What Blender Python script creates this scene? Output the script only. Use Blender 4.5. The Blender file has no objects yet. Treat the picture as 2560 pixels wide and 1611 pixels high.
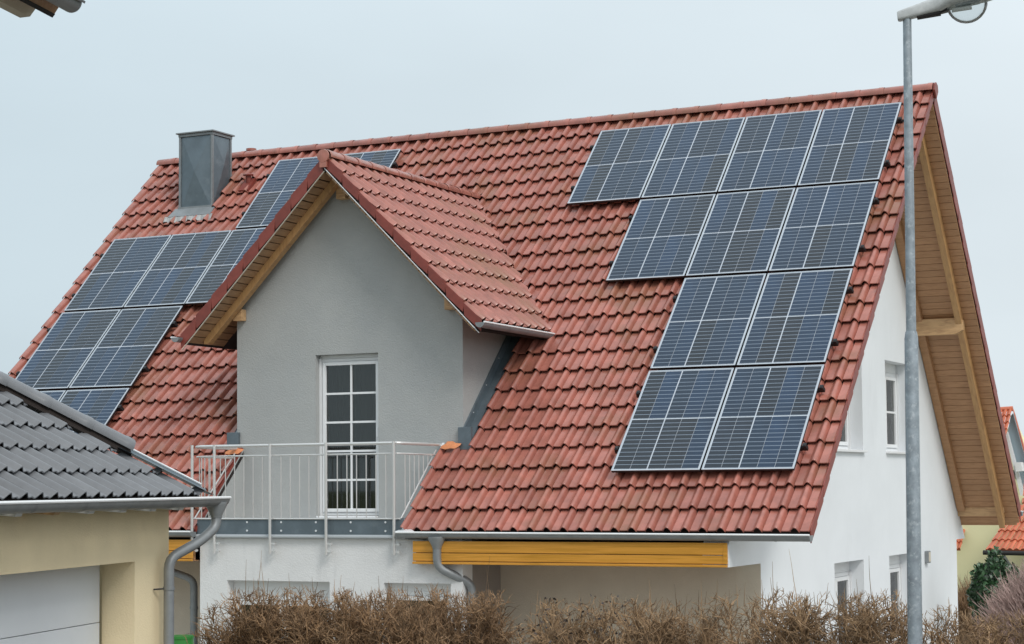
import bpy, bmesh, math, random
import numpy as np
from mathutils import Vector, Matrix

random.seed(7)
rng = np.random.default_rng(7)
D = bpy.data
sc = bpy.context.scene
COL = sc.collection

# ------------------------------------------------------------------ camera
CAM_POS = Vector((6.386200, -20.297943, 0.545250))
RX = Vector((0.8975468, 0.4408353, -0.0085967))
UX = Vector((0.0350175, -0.0518334, 0.9980416))
FX = Vector((-0.4395264, 0.8960901, 0.0619598))
FPX = 4852.7175
cam_data = D.cameras.new("camera")
cam = D.objects.new("camera", cam_data)
COL.objects.link(cam)
cam.matrix_world = Matrix(((RX.x, UX.x, -FX.x, CAM_POS.x), (RX.y, UX.y, -FX.y, CAM_POS.y),
                           (RX.z, UX.z, -FX.z, CAM_POS.z), (0, 0, 0, 1)))
cam_data.sensor_width = 36.0
cam_data.lens = 36.0 * FPX / 2560.0
cam_data.shift_y = 104.94 / 2560.0
cam_data.clip_start = 0.1
cam_data.clip_end = 3000
sc.camera = cam

# ------------------------------------------------------------------ sky and sun
SUN_DIR = Vector((0.60, -0.42, 0.68)).normalized()      # towards the veiled sun
SUN_EL = math.asin(SUN_DIR.z)
SUN_AZ = math.atan2(SUN_DIR.x, SUN_DIR.y)
world = D.worlds.new("World")
sc.world = world
world.use_nodes = True
wn, wl_ = world.node_tree.nodes, world.node_tree.links
wn.clear()
w_out = wn.new("ShaderNodeOutputWorld")
w_bg = wn.new("ShaderNodeBackground")
w_sky = wn.new("ShaderNodeTexSky")
w_sky.sky_type = 'NISHITA'
w_sky.sun_disc = False
w_sky.sun_elevation = SUN_EL
w_sky.sun_rotation = SUN_AZ
w_sky.air_density = 1.0
w_sky.dust_density = 4.0
w_co = wn.new("ShaderNodeTexCoord")
w_sep = wn.new("ShaderNodeSeparateXYZ")
wl_.new(w_co.outputs['Generated'], w_sep.inputs[0])
# cloud deck: pale grey blue, a little brighter towards the east side, brighter overhead
w_hor = wn.new("ShaderNodeMapRange")
w_hor.inputs['From Min'].default_value = -0.75
w_hor.inputs['From Max'].default_value = 0.05
wl_.new(w_sep.outputs[0], w_hor.inputs['Value'])
w_mixc = wn.new("ShaderNodeMix"); w_mixc.data_type = 'RGBA'
w_mixc.inputs[6].default_value = (5.95, 7.15, 7.8, 1)
w_mixc.inputs[7].default_value = (8.3, 9.0, 9.4, 1)
wl_.new(w_hor.outputs[0], w_mixc.inputs[0])
w_zen = wn.new("ShaderNodeMapRange")
w_zen.inputs['From Min'].default_value = 0.15
w_zen.inputs['From Max'].default_value = 0.95
w_zen.inputs['To Min'].default_value = 1.0
w_zen.inputs['To Max'].default_value = 1.55
wl_.new(w_sep.outputs[2], w_zen.inputs['Value'])
w_noise = wn.new("ShaderNodeTexNoise")
w_noise.inputs['Scale'].default_value = 3.2
w_noise.inputs['Detail'].default_value = 4
w_nmap = wn.new("ShaderNodeMapping")
w_nmap.inputs['Scale'].default_value = (1, 1, 2.6)
wl_.new(w_co.outputs['Generated'], w_nmap.inputs[0])
wl_.new(w_nmap.outputs[0], w_noise.inputs[0])
w_nr = wn.new("ShaderNodeMapRange")
w_nr.inputs['From Min'].default_value = 0.3
w_nr.inputs['From Max'].default_value = 0.7
w_nr.inputs['To Min'].default_value = 0.955
w_nr.inputs['To Max'].default_value = 1.045
wl_.new(w_noise.outputs[0], w_nr.inputs['Value'])
w_m = wn.new("ShaderNodeMath"); w_m.operation = 'MULTIPLY'
wl_.new(w_zen.outputs[0], w_m.inputs[0]); wl_.new(w_nr.outputs[0], w_m.inputs[1])
w_vm = wn.new("ShaderNodeVectorMath"); w_vm.operation = 'SCALE'
wl_.new(w_mixc.outputs[2], w_vm.inputs[0]); wl_.new(w_m.outputs[0], w_vm.inputs['Scale'])
w_mix = wn.new("ShaderNodeMix"); w_mix.data_type = 'RGBA'
w_mix.inputs[0].default_value = 0.94
wl_.new(w_sky.outputs[0], w_mix.inputs[6]); wl_.new(w_vm.outputs[0], w_mix.inputs[7])
wl_.new(w_mix.outputs[2], w_bg.inputs[0])
w_bg.inputs[1].default_value = 0.1
wl_.new(w_bg.outputs[0], w_out.inputs[0])

sun_data = D.lights.new("sun", 'SUN')
sun_data.energy = 1.5
sun_data.angle = math.radians(18)
sun_data.color = (1.0, 0.965, 0.91)
sun = D.objects.new("sun", sun_data)
COL.objects.link(sun)
sun.rotation_euler = (-SUN_DIR).to_track_quat('-Z', 'Y').to_euler()
sun.location = (20, -20, 30)

sc.view_settings.view_transform = 'Standard'
sc.view_settings.look = 'None'
sc.view_settings.exposure = 0.0
sc.view_settings.gamma = 1.0
sc.view_settings.use_curve_mapping = False
sc.cycles.max_bounces = 8
sc.cycles.use_denoising = True

# ------------------------------------------------------------------ helpers
WP = {}                                     # world position of every object


def setp(o, label=None, cat=None, group=None, kind=None):
    if label: o["label"] = label
    if cat: o["category"] = cat
    if group: o["group"] = group
    if kind: o["kind"] = kind
    return o


def place(o, pos, parent=None):
    pos = Vector(pos)
    if parent is not None:
        o.parent = parent
        o.location = pos - WP[parent]
    else:
        o.location = pos
    WP[o] = pos
    return o


def thing(name, pos, label, cat, group=None):
    o = D.objects.new(name, None)
    COL.objects.link(o)
    o.empty_display_size = 0.2
    place(o, pos)
    return setp(o, label, cat, group)


class MB:
    def __init__(s):
        s.v, s.f, s.m = [], [], []

    def add(s, vs, fs, m=0):
        b = len(s.v)
        s.v += [tuple(v) for v in vs]
        s.f += [tuple(i + b for i in f) for f in fs]
        s.m += [m] * len(fs)
        return s

    def box(s, x0, x1, y0, y1, z0, z1, m=0):
        vs = [(x, y, z) for x in (x0, x1) for y in (y0, y1) for z in (z0, z1)]
        return s.add(vs, [(0, 1, 3, 2), (4, 6, 7, 5), (0, 4, 5, 1), (2, 3, 7, 6), (0, 2, 6, 4), (1, 5, 7, 3)], m)

    def obox(s, c, ax, ay, az, sx, sy, sz, m=0):
        c, ax, ay, az = map(Vector, (c, ax, ay, az))
        vs = [c + ax * i * sx / 2 + ay * j * sy / 2 + az * k * sz / 2 for i in (-1, 1) for j in (-1, 1) for k in (-1, 1)]
        return s.add(vs, [(0, 1, 3, 2), (4, 6, 7, 5), (0, 4, 5, 1), (2, 3, 7, 6), (0, 2, 6, 4), (1, 5, 7, 3)], m)

    def prism(s, poly, d, m=0, cap=True):
        n = len(poly)
        d = Vector(d)
        vs = [Vector(p) for p in poly] + [Vector(p) + d for p in poly]
        fs = [(i, (i + 1) % n, n + (i + 1) % n, n + i) for i in range(n)]
        if cap:
            fs += [tuple(range(n - 1, -1, -1)), tuple(range(n, 2 * n))]
        return s.add(vs, fs, m)

    def tube(s, pts, r, n=8, m=0, cap=True, smooth_r=None):
        pts = [Vector(p) for p in pts]
        rs = r if isinstance(r, (list, tuple)) else [r] * len(pts)
        t0 = (pts[1] - pts[0]).normalized()
        up = Vector((0, 0, 1)) if abs(t0.z) < 0.9 else Vector((1, 0, 0))
        a = t0.cross(up).normalized()
        vs = []
        for i, p in enumerate(pts):
            if i == 0: t = (pts[1] - pts[0])
            elif i == len(pts) - 1: t = (pts[-1] - pts[-2])
            else: t = (pts[i + 1] - p).normalized() + (p - pts[i - 1]).normalized()
            t.normalize()
            a = (a - t * a.dot(t)).normalized()
            b = t.cross(a)
            for k in range(n):
                w = 2 * math.pi * k / n
                vs.append(p + (a * math.cos(w) + b * math.sin(w)) * rs[i])
        fs = []
        for i in range(len(pts) - 1):
            for k in range(n):
                fs.append((i * n + k, i * n + (k + 1) % n, (i + 1) * n + (k + 1) % n, (i + 1) * n + k))
        if cap:
            fs += [tuple(range(n - 1, -1, -1)), tuple(range((len(pts) - 1) * n, len(pts) * n))]
        return s.add(vs, fs, m)

    def build(s, name, mats, parent=None, smooth=False, origin=None, bevel=0.0):
        if not isinstance(mats, (list, tuple)): mats = [mats]
        vs = np.array(s.v, dtype=float)
        if origin is None:
            origin = (vs.min(0) + vs.max(0)) / 2
            if parent is None: origin[2] = vs[:, 2].min()
        o = np.array(origin, dtype=float)
        me = D.meshes.new(name)
        me.from_pydata((vs - o).tolist(), [], s.f)
        for m in mats: me.materials.append(m)
        if len(mats) > 1: me.polygons.foreach_set("material_index", s.m)
        bm = bmesh.new(); bm.from_mesh(me)
        bmesh.ops.recalc_face_normals(bm, faces=bm.faces)
        bm.to_mesh(me); bm.free()
        if smooth:
            me.polygons.foreach_set("use_smooth", [True] * len(me.polygons))
            try: me.set_sharp_from_angle(angle=math.radians(40))
            except Exception: pass
        me.update()
        ob = D.objects.new(name, me)
        COL.objects.link(ob)
        place(ob, o, parent)
        if bevel:
            b = ob.modifiers.new("bevel", 'BEVEL'); b.width = bevel; b.segments = 2
            b.limit_method = 'ANGLE'
        return ob


def wall_mesh(name, to3, us, vs_, hole, clips, depth, mats, parent):
    """flat wall from a grid of cells (us x vs_), minus holes, clipped by half planes, extruded by the vector depth"""
    bm = bmesh.new()
    g = {}
    for i, u in enumerate(us):
        for j, v in enumerate(vs_):
            g[i, j] = bm.verts.new((u, v, 0))
    for i in range(len(us) - 1):
        for j in range(len(vs_) - 1):
            if not hole((us[i] + us[i + 1]) / 2, (vs_[j] + vs_[j + 1]) / 2):
                bm.faces.new((g[i, j], g[i + 1, j], g[i + 1, j + 1], g[i, j + 1]))
    for co, no in clips:
        geo = bm.verts[:] + bm.edges[:] + bm.faces[:]
        bmesh.ops.bisect_plane(bm, geom=geo, plane_co=co, plane_no=no, clear_outer=True)
    bmesh.ops.delete(bm, geom=[v for v in bm.verts if not v.link_faces], context='VERTS')
    for v in bm.verts: v.co = Vector(to3(v.co.x, v.co.y))
    r = bmesh.ops.extrude_face_region(bm, geom=bm.faces[:])
    bmesh.ops.translate(bm, verts=[e for e in r['geom'] if isinstance(e, bmesh.types.BMVert)], vec=Vector(depth))
    bmesh.ops.recalc_face_normals(bm, faces=bm.faces)
    c = sum((v.co for v in bm.verts), Vector()) / len(bm.verts)
    for v in bm.verts: v.co -= c
    me = D.meshes.new(name); bm.to_mesh(me); bm.free()
    for m in (mats if isinstance(mats, (list, tuple)) else [mats]): me.materials.append(m)
    ob = D.objects.new(name, me); COL.objects.link(ob)
    return place(ob, c, parent)


def proj(p):
    d = Vector(p) - CAM_POS
    z = d.dot(FX)
    return 1280 + FPX * d.dot(RX) / z, 805.5 + 104.94 - FPX * d.dot(UX) / z, z


# ------------------------------------------------------------------ materials
def mat(name, color, rough=0.6, metal=0.0, spec=0.5, noise=None, bump=None, var=0.0, island=0.0, coat=0.0,
        stains=None, coord='Object'):
    """noise=(scale, amount, detail) tints; bump=(scale, strength, distance); var=object random; stains=(scale, colour, low, high)"""
    m = D.materials.new(name); m.use_nodes = True
    nt = m.node_tree; N = nt.nodes; L = nt.links
    b = N["Principled BSDF"]
    b.inputs['Base Color'].default_value = (*color, 1)
    b.inputs['Roughness'].default_value = rough
    b.inputs['Metallic'].default_value = metal
    b.inputs['Specular IOR Level'].default_value = spec
    if coat:
        b.inputs['Coat Weight'].default_value = coat
        b.inputs['Coat Roughness'].default_value = 0.06
    if coord == 'World':
        geo = N.new("ShaderNodeNewGeometry"); src = geo.outputs['Position']
    else:
        tc = N.new("ShaderNodeTexCoord"); src = tc.outputs[coord]
    col = None
    rgb = N.new("ShaderNodeRGB"); rgb.outputs[0].default_value = (*color, 1); col = rgb.outputs[0]
    facs = []
    if noise:
        t = N.new("ShaderNodeTexNoise"); t.inputs['Scale'].default_value = noise[0]
        t.inputs['Detail'].default_value = noise[2] if len(noise) > 2 else 5
        t.inputs['Roughness'].default_value = 0.6
        L.new(src, t.inputs[0])
        r = N.new("ShaderNodeMapRange"); r.inputs['From Min'].default_value = 0.3; r.inputs['From Max'].default_value = 0.7
        r.inputs['To Min'].default_value = 1 - noise[1]; r.inputs['To Max'].default_value = 1 + noise[1]
        L.new(t.outputs[0], r.inputs['Value']); facs.append(r.outputs[0])
    if var:
        oi = N.new("ShaderNodeObjectInfo")
        r = N.new("ShaderNodeMapRange"); r.inputs['To Min'].default_value = 1 - var; r.inputs['To Max'].default_value = 1 + var
        L.new(oi.outputs['Random'], r.inputs['Value']); facs.append(r.outputs[0])
    if island:
        ge = N.new("ShaderNodeNewGeometry")
        r = N.new("ShaderNodeMapRange"); r.inputs['To Min'].default_value = 1 - island; r.inputs['To Max'].default_value = 1 + island
        L.new(ge.outputs['Random Per Island'], r.inputs['Value']); facs.append(r.outputs[0])
    for fo in facs:
        s = N.new("ShaderNodeVectorMath"); s.operation = 'SCALE'
        L.new(col, s.inputs[0]); L.new(fo, s.inputs['Scale']); col = s.outputs[0]
    if stains:
        for st in (stains if isinstance(stains, list) else [stains]):
            t = N.new("ShaderNodeTexNoise"); t.inputs['Scale'].default_value = st[0]; t.inputs['Detail'].default_value = 6
            t.inputs['Roughness'].default_value = 0.65
            if len(st) > 4:
                mp = N.new("ShaderNodeMapping"); mp.inputs['Scale'].default_value = st[4]
                L.new(src, mp.inputs[0]); L.new(mp.outputs[0], t.inputs[0])
            else: L.new(src, t.inputs[0])
            r = N.new("ShaderNodeMapRange"); r.inputs['From Min'].default_value = st[2]; r.inputs['From Max'].default_value = st[3]
            L.new(t.outputs[0], r.inputs['Value'])
            mx = N.new("ShaderNodeMix"); mx.data_type = 'RGBA'; mx.inputs[7].default_value = (*st[1], 1)
            L.new(r.outputs[0], mx.inputs[0]); L.new(col, mx.inputs[6]); col = mx.outputs[2]
    L.new(col, b.inputs['Base Color'])
    if bump:
        t = N.new("ShaderNodeTexNoise"); t.inputs['Scale'].default_value = bump[0]; t.inputs['Detail'].default_value = 4
        L.new(src, t.inputs[0])
        bp = N.new("ShaderNodeBump"); bp.inputs['Strength'].default_value = bump[1]; bp.inputs['Distance'].default_value = bump[2]
        L.new(t.outputs[0], bp.inputs['Height']); L.new(bp.outputs[0], b.inputs['Normal'])
    return m


def wood(name, color, dark, stretch, rough=0.45, scale=6.0, var=0.08):
    m = mat(name, color, rough, var=var, spec=0.4)
    nt = m.node_tree; N = nt.nodes; L = nt.links
    b = N["Principled BSDF"]
    old = b.inputs['Base Color'].links[0].from_socket
    geo = N.new("ShaderNodeNewGeometry")
    mp = N.new("ShaderNodeMapping"); mp.inputs['Scale'].default_value = stretch
    L.new(geo.outputs['Position'], mp.inputs[0])
    t = N.new("ShaderNodeTexNoise"); t.inputs['Scale'].default_value = scale; t.inputs['Detail'].default_value = 6
    t.inputs['Distortion'].default_value = 0.6
    L.new(mp.outputs[0], t.inputs[0])
    r = N.new("ShaderNodeMapRange"); r.inputs['From Min'].default_value = 0.42; r.inputs['From Max'].default_value = 0.72
    r.inputs['To Max'].default_value = 0.75
    L.new(t.outputs[0], r.inputs['Value'])
    mx = N.new("ShaderNodeMix"); mx.data_type = 'RGBA'; mx.inputs[7].default_value = (*dark, 1)
    L.new(r.outputs[0], mx.inputs[0]); L.new(old, mx.inputs[6]); L.new(mx.outputs[2], b.inputs['Base Color'])
    bp = N.new("ShaderNodeBump"); bp.inputs['Strength'].default_value = 0.25; bp.inputs['Distance'].default_value = 0.004
    L.new(t.outputs[0], bp.inputs['Height']); L.new(bp.outputs[0], b.inputs['Normal'])
    return m


M = {}
M['tile'] = mat('red_clay', (0.37, 0.134, 0.102), 0.27, spec=0.62, noise=(5.0, 0.20, 5), var=0.14, island=0.10, bump=(60, 0.15, 0.003),
                stains=[(1.1, (0.27, 0.12, 0.07), 0.50, 0.72), (2.6, (0.20, 0.075, 0.055), 0.60, 0.85, (2.2, .6, .6)), (14.0, (0.50, 0.26, 0.17), 0.70, 0.80), (30.0, (0.12, 0.05, 0.035), 0.72, 0.80),
                        (55.0, (0.62, 0.50, 0.42), 0.775, 0.80)], coord='World')
M['tile_side'] = mat('red_clay_flap', (0.215, 0.045, 0.032), 0.45, noise=(9, 0.15), var=0.1, coord='World')
M['darktile'] = mat('anthracite_tile', (0.150, 0.156, 0.168), 0.34, spec=0.6, noise=(6, 0.12), var=0.09, bump=(90, 0.15, 0.002),
                    stains=(18.0, (0.22, 0.22, 0.19), 0.66, 0.80), coord='World')
M['bgtile'] = mat('orange_red_clay', (0.52, 0.14, 0.07), 0.5, noise=(3, 0.15), island=0.12, coord='World')
M['plaster_white'] = mat('white_render', (0.74, 0.765, 0.79), 0.9, spec=0.2, noise=(1.3, 0.03), bump=(85, 0.35, 0.004),
                         stains=(1.0, (0.63, 0.65, 0.67), 0.58, 0.95, (1.2, 1.2, 0.35)), coord='World')
M['plaster_bay'] = mat('pale_render', (0.72, 0.72, 0.72), 0.9, spec=0.2, noise=(1.6, 0.05), bump=(60, 0.7, 0.007),
                       stains=(2.0, (0.50, 0.50, 0.50), 0.55, 0.95, (2.0, 2.0, 0.4)), coord='World')
M['plaster_grey'] = mat('grey_render', (0.405, 0.415, 0.41), 0.9, spec=0.2, noise=(1.6, 0.05), bump=(55, 0.75, 0.008),
                        stains=(1.5, (0.37, 0.385, 0.39), 0.45, 0.8), coord='World')
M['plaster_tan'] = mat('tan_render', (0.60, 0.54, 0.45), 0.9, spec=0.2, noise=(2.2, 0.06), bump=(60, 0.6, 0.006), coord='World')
M['plaster_bay_shade'] = mat('bay_shade_render', (0.30, 0.265, 0.24), 0.9, spec=0.2, noise=(2.2, 0.06), bump=(60, 0.6, 0.006), coord='World')  # bay side walls: shade under the eave put into a darker render colour
M['plaster_beige'] = mat('beige_render', (0.84, 0.70, 0.46), 0.9, spec=0.2, noise=(2.0, 0.05), bump=(70, 0.55, 0.006),
                         stains=(2.5, (0.74, 0.60, 0.39), 0.6, 0.95), coord='World')
M['plaster_yellow'] = mat('yellow_render', (0.78, 0.74, 0.46), 0.9, spec=0.2, noise=(1.0, 0.04), coord='World')
M['bgsoffit'] = mat('blue_grey_boards', (0.30, 0.38, 0.43), 0.6)
M['pvc'] = mat('white_pvc', (0.80, 0.81, 0.82), 0.3, spec=0.5)
M['white'] = mat('white_coated_metal', (0.76, 0.77, 0.78), 0.35, noise=(6, 0.02), coord='World')
M['garagedoor'] = mat('garage_door_white', (0.70, 0.73, 0.76), 0.4, noise=(1.5, 0.03), coord='World')
M['zinc'] = mat('zinc', (0.25, 0.265, 0.275), 0.5, metal=0.35, noise=(7, 0.12), bump=(9, 0.1, 0.004),
                stains=(9.0, (0.33, 0.34, 0.35), 0.6, 0.85), coord='World')
M['zinc_blue'] = mat('zinc_sheet_blue_grey', (0.135, 0.17, 0.195), 0.42, metal=0.35, noise=(4, 0.16), bump=(5, 0.12, 0.006),
                     stains=(5.0, (0.20, 0.235, 0.26), 0.55, 0.8), coord='World')
M['zinc_bright'] = mat('zinc_bright', (0.76, 0.78, 0.80), 0.35, metal=0.2, noise=(9, 0.08), coord='World')
M['bead'] = mat('bright_gutter_bead', (0.86, 0.87, 0.88), 0.3, spec=0.6)
M['drip'] = mat('drip_edge_zinc', (0.46, 0.49, 0.51), 0.4, metal=0.2)
M['lead'] = mat('lead_skirt', (0.36, 0.355, 0.35), 0.6, metal=0.2, noise=(14, 0.2), bump=(22, 0.5, 0.01), coord='World')
M['galv'] = mat('galvanised_steel', (0.30, 0.34, 0.375), 0.5, metal=0.4, noise=(14, 0.22), bump=(30, 0.15, 0.003),
                stains=[(22.0, (0.46, 0.50, 0.53), 0.55, 0.66), (9.0, (0.22, 0.26, 0.29), 0.56, 0.75, (2, 2, .8))], coord='World')
M['steel'] = mat('stainless_steel', (0.70, 0.69, 0.68), 0.33, metal=0.55)
M['lampcase'] = mat('weathered_lamp_casing', (0.55, 0.56, 0.56), 0.5, metal=0.1, noise=(20, 0.12), stains=(12.0, (0.28, 0.29, 0.28), 0.6, 0.8), coord='World')
M['alu'] = mat('aluminium_frame', (0.48, 0.52, 0.56), 0.35, metal=0.5)
M['alu_white'] = mat('backsheet_white', (0.50, 0.54, 0.60), 0.12, spec=0.5)
M['black'] = mat('black_metal_and_shade', (0.012, 0.012, 0.014), 0.45)
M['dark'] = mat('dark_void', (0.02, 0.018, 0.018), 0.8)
M['deck'] = mat('roof_underlay', (0.025, 0.018, 0.016), 0.9)
M['boards'] = wood('soffit_pine', (0.44, 0.245, 0.125), (0.33, 0.17, 0.08), (1, 5, 5))
M['boards_d'] = wood('dormer_soffit_pine', (0.36, 0.215, 0.115), (0.23, 0.125, 0.065), (5, 1, 5))
M['rafter'] = wood('rafter_pine', (0.47, 0.275, 0.12), (0.34, 0.18, 0.08), (5, 1, 1), var=0.04)
M['beam'] = wood('beam_pine', (0.60, 0.385, 0.20), (0.36, 0.20, 0.10), (1, 5, 5), var=0.04)
M['cladding'] = wood('varnished_cladding', (0.66, 0.31, 0.05), (0.40, 0.19, 0.015), (0.45, 9, 12), rough=0.35, scale=3.2, var=0.03)
M['patch'] = mat('orange_mortar', (0.66, 0.25, 0.11), 0.8, noise=(30, 0.15), bump=(60, 0.5, 0.01), coord='World')
M['curtain'] = mat('grey_curtain', (0.18, 0.18, 0.18), 0.9)
M['interior'] = mat('dim_room', (0.10, 0.10, 0.095), 0.9)
M['plastic_green'] = mat('green_plastic', (0.03, 0.20, 0.035), 0.4)
M['asphalt'] = mat('asphalt', (0.055, 0.055, 0.056), 0.9, noise=(30, 0.25), bump=(120, 0.6, 0.01), coord='World')
M['grass'] = mat('winter_grass', (0.11, 0.12, 0.05), 0.95, noise=(3, 0.3), bump=(40, 1, 0.03), coord='World')
M['bounce_sheet'] = mat('pale_bounce_sheet', (0.42, 0.40, 0.365), 0.9, noise=(2, 0.1), stains=(7.0, (0.30, 0.28, 0.25), 0.5, 0.8), coord='World')
M['kerb'] = mat('concrete', (0.35, 0.34, 0.33), 0.9, noise=(12, 0.12), coord='World')
M['bark'] = mat('twig_bark', (0.27, 0.165, 0.088), 0.75, island=0.6, noise=(3.5, 0.25), coord='World')
M['bark_tan'] = mat('twig_bark_tan', (0.30, 0.192, 0.105), 0.75, island=0.55, noise=(3.5, 0.2), coord='World')
M['bark_purple'] = mat('twig_bark_mauve', (0.42, 0.30, 0.27), 0.75, island=0.35, noise=(2.5, 0.2), coord='World')
M['leaf_dark'] = mat('dark_withered_leaf', (0.035, 0.028, 0.03), 0.6, island=0.4)
M['leaf_green'] = mat('evergreen_leaf', (0.035, 0.085, 0.035), 0.35, island=0.55, spec=0.6)

# glass: clear panes with the sky mirrored in them
def glassmat(name, tint, rough=0.02, ior=1.6):
    m = D.materials.new(name); m.use_nodes = True
    N = m.node_tree.nodes; L = m.node_tree.links; N.clear()
    o = N.new("ShaderNodeOutputMaterial"); t = N.new("ShaderNodeBsdfTransparent"); g = N.new("ShaderNodeBsdfGlossy")
    t.inputs[0].default_value = (*tint, 1); g.inputs['Roughness'].default_value = rough
    fr = N.new("ShaderNodeFresnel"); fr.inputs[0].default_value = ior
    mx = N.new("ShaderNodeMixShader")
    L.new(fr.outputs[0], mx.inputs[0]); L.new(t.outputs[0], mx.inputs[1]); L.new(g.outputs[0], mx.inputs[2]); L.new(mx.outputs[0], o.inputs[0])
    return m
M['glass'] = glassmat('window_glass', (0.72, 0.76, 0.75))
M['bowl'] = glassmat('clear_bowl', (0.86, 0.88, 0.88), 0.12, 1.22)


def cellmat():
    """photovoltaic cells under glass: cell rows and fingers are print, tint differs from strip to strip"""
    m = D.materials.new('photovoltaic_cell'); m.use_nodes = True
    N = m.node_tree.nodes; L = m.node_tree.links
    b = N["Principled BSDF"]
    tc = N.new("ShaderNodeTexCoord"); sp = N.new("ShaderNodeSeparateXYZ"); L.new(tc.outputs['Object'], sp.inputs[0])

    def lines(sock, period, width, off=0.0):
        a = N.new("ShaderNodeMath"); a.operation = 'ADD'; a.inputs[1].default_value = 50 * period + off; L.new(sock, a.inputs[0])
        d = N.new("ShaderNodeMath"); d.operation = 'DIVIDE'; d.inputs[1].default_value = period; L.new(a.outputs[0], d.inputs[0])
        f = N.new("ShaderNodeMath"); f.operation = 'FRACT'; L.new(d.outputs[0], f.inputs[0])
        c = N.new("ShaderNodeMath"); c.operation = 'LESS_THAN'; c.inputs[1].default_value = width / period; L.new(f.outputs[0], c.inputs[0])
        return c.outputs[0]
    rows = lines(sp.outputs[1], 0.0692, 0.0085, 0.0042)
    half = lines(sp.outputs[1], 0.0692 / 5, 0.0016)
    oi = N.new("ShaderNodeObjectInfo")
    ramp = N.new("ShaderNodeValToRGB")
    e = ramp.color_ramp.elements
    e[0].position = 0.0; e[0].color = (0.017, 0.024, 0.034, 1)
    e[1].position = 1.0; e[1].color = (0.018, 0.042, 0.088, 1)
    q = ramp.color_ramp.elements.new(0.45); q.color = (0.015, 0.031, 0.058, 1)
    q = ramp.color_ramp.elements.new(0.2); q.color = (0.022, 0.027, 0.035, 1)
    L.new(oi.outputs['Random'], ramp.inputs[0])
    no = N.new("ShaderNodeTexNoise"); no.inputs['Scale'].default_value = 2.2; L.new(tc.outputs['Object'], no.inputs[0])  # patchy tint: bluish reflections painted into the cell colour
    nr = N.new("ShaderNodeMapRange"); nr.inputs['To Min'].default_value = 0.25; nr.inputs['To Max'].default_value = 1.5
    L.new(no.outputs[0], nr.inputs['Value'])
    sc_ = N.new("ShaderNodeVectorMath"); sc_.operation = 'SCALE'; L.new(ramp.outputs[0], sc_.inputs[0]); L.new(nr.outputs[0], sc_.inputs['Scale'])
    m1 = N.new("ShaderNodeMix"); m1.data_type = 'RGBA'; m1.inputs[7].default_value = (0.06, 0.085, 0.115, 1)
    hm = N.new("ShaderNodeMath"); hm.operation = 'MULTIPLY'; hm.inputs[1].default_value = 0.35; L.new(half, hm.inputs[0])
    L.new(hm.outputs[0], m1.inputs[0]); L.new(sc_.outputs[0], m1.inputs[6])
    m2 = N.new("ShaderNodeMix"); m2.data_type = 'RGBA'; m2.inputs[7].default_value = (0.22, 0.27, 0.34, 1)
    rm = N.new("ShaderNodeMath"); rm.operation = 'MULTIPLY'; rm.inputs[1].default_value = 0.9; L.new(rows, rm.inputs[0])
    L.new(rm.outputs[0], m2.inputs[0]); L.new(m1.outputs[2], m2.inputs[6])
    L.new(m2.outputs[2], b.inputs['Base Color'])
    b.inputs['Roughness'].default_value = 0.14
    b.inputs['Specular IOR Level'].default_value = 0.36
    return m
M['cell'] = cellmat()

# ------------------------------------------------------------------ ground
def sheet(name, x0, x1, y0, y1, z, m, n=1):
    mb = MB(); mb.add([(x0, y0, z), (x1, y0, z), (x1, y1, z), (x0, y1, z)], [(0, 1, 2, 3)])
    return setp(mb.build(name, m), kind='structure')
sheet('ground', -900, 900, -900, 900, -2.45, M['grass'])
sheet('street', -60, 60, -16, -4.9, -2.44, M['asphalt'])
sheet('bounce_sheet', -15, 9, -3.4, 17, -2.44, M['bounce_sheet'])  # pale sheet added out of view to bounce light onto soffits and walls
mb = MB(); mb.box(-60, 60, -4.9, -4.75, -2.6, -2.32)
setp(mb.build('kerb', M['kerb'], bevel=0.01), kind='structure')

# ------------------------------------------------------------------ main house
SL = 8.355
C45 = math.sqrt(0.5)
RIDGE = SL * C45                      # 5.908
RL = 12.923                           # roof length
RK = 1.155                            # rear slope
RY1 = 10.96                           # rear eave
GX = -0.93                            # gable wall plane
DXC = -6.46; DHW = 2.20; DRZ = 4.72; DYF = 0.56   # dormer centre, half width, ridge height, front verge
DWL, DWR = -8.13, -4.77               # dormer wall
WY = 1.06                             # main front wall plane
BY = 0.06                             # bay front plane
BL, BR = -8.01, -4.27
CUTL, CUTR = -8.03, -5.05

house = thing('house', (-6.5, 5.5, -2.45), 'white house with red tiled roof, front dormer and balcony, behind the hedge', 'house')


def rear_z(y): return RIDGE + 0.06 - RK * (y - RIDGE)


# gable wall facing right
U1 = (4.0, 5.38, 0.97, 2.255); U2 = (6.56, 7.9, 0.97, 2.255); L1 = (3.95, 5.30, -1.75, -0.50); L2 = (6.58, 7.9, -1.75, -0.50)
def gable_hole(y, z):
    if y < WY and z < -0.385: return True
    if y > 10.6 and z < -0.385: return True
    return any(a < y < b and c < z < d for a, b, c, d in (U1, U2, L1, L2))
ys = sorted({-0.03, WY, 10.6, 11.2, *[w[i] for w in (U1, U2, L1, L2) for i in (0, 1)]})
zs = [-2.6, -1.75, -0.50, -0.385, 0.97, 2.255, 6.0]
wall_mesh('gable_wall', lambda u, v: (GX, u, v), ys, zs, gable_hole,
          [((0, -0.118, 0), (-1, 1, 0)), ((0, rear_z(0) - 0.27, 0), (RK, 1, 0))], (-0.30, 0, 0), M['plaster_white'], house)
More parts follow.
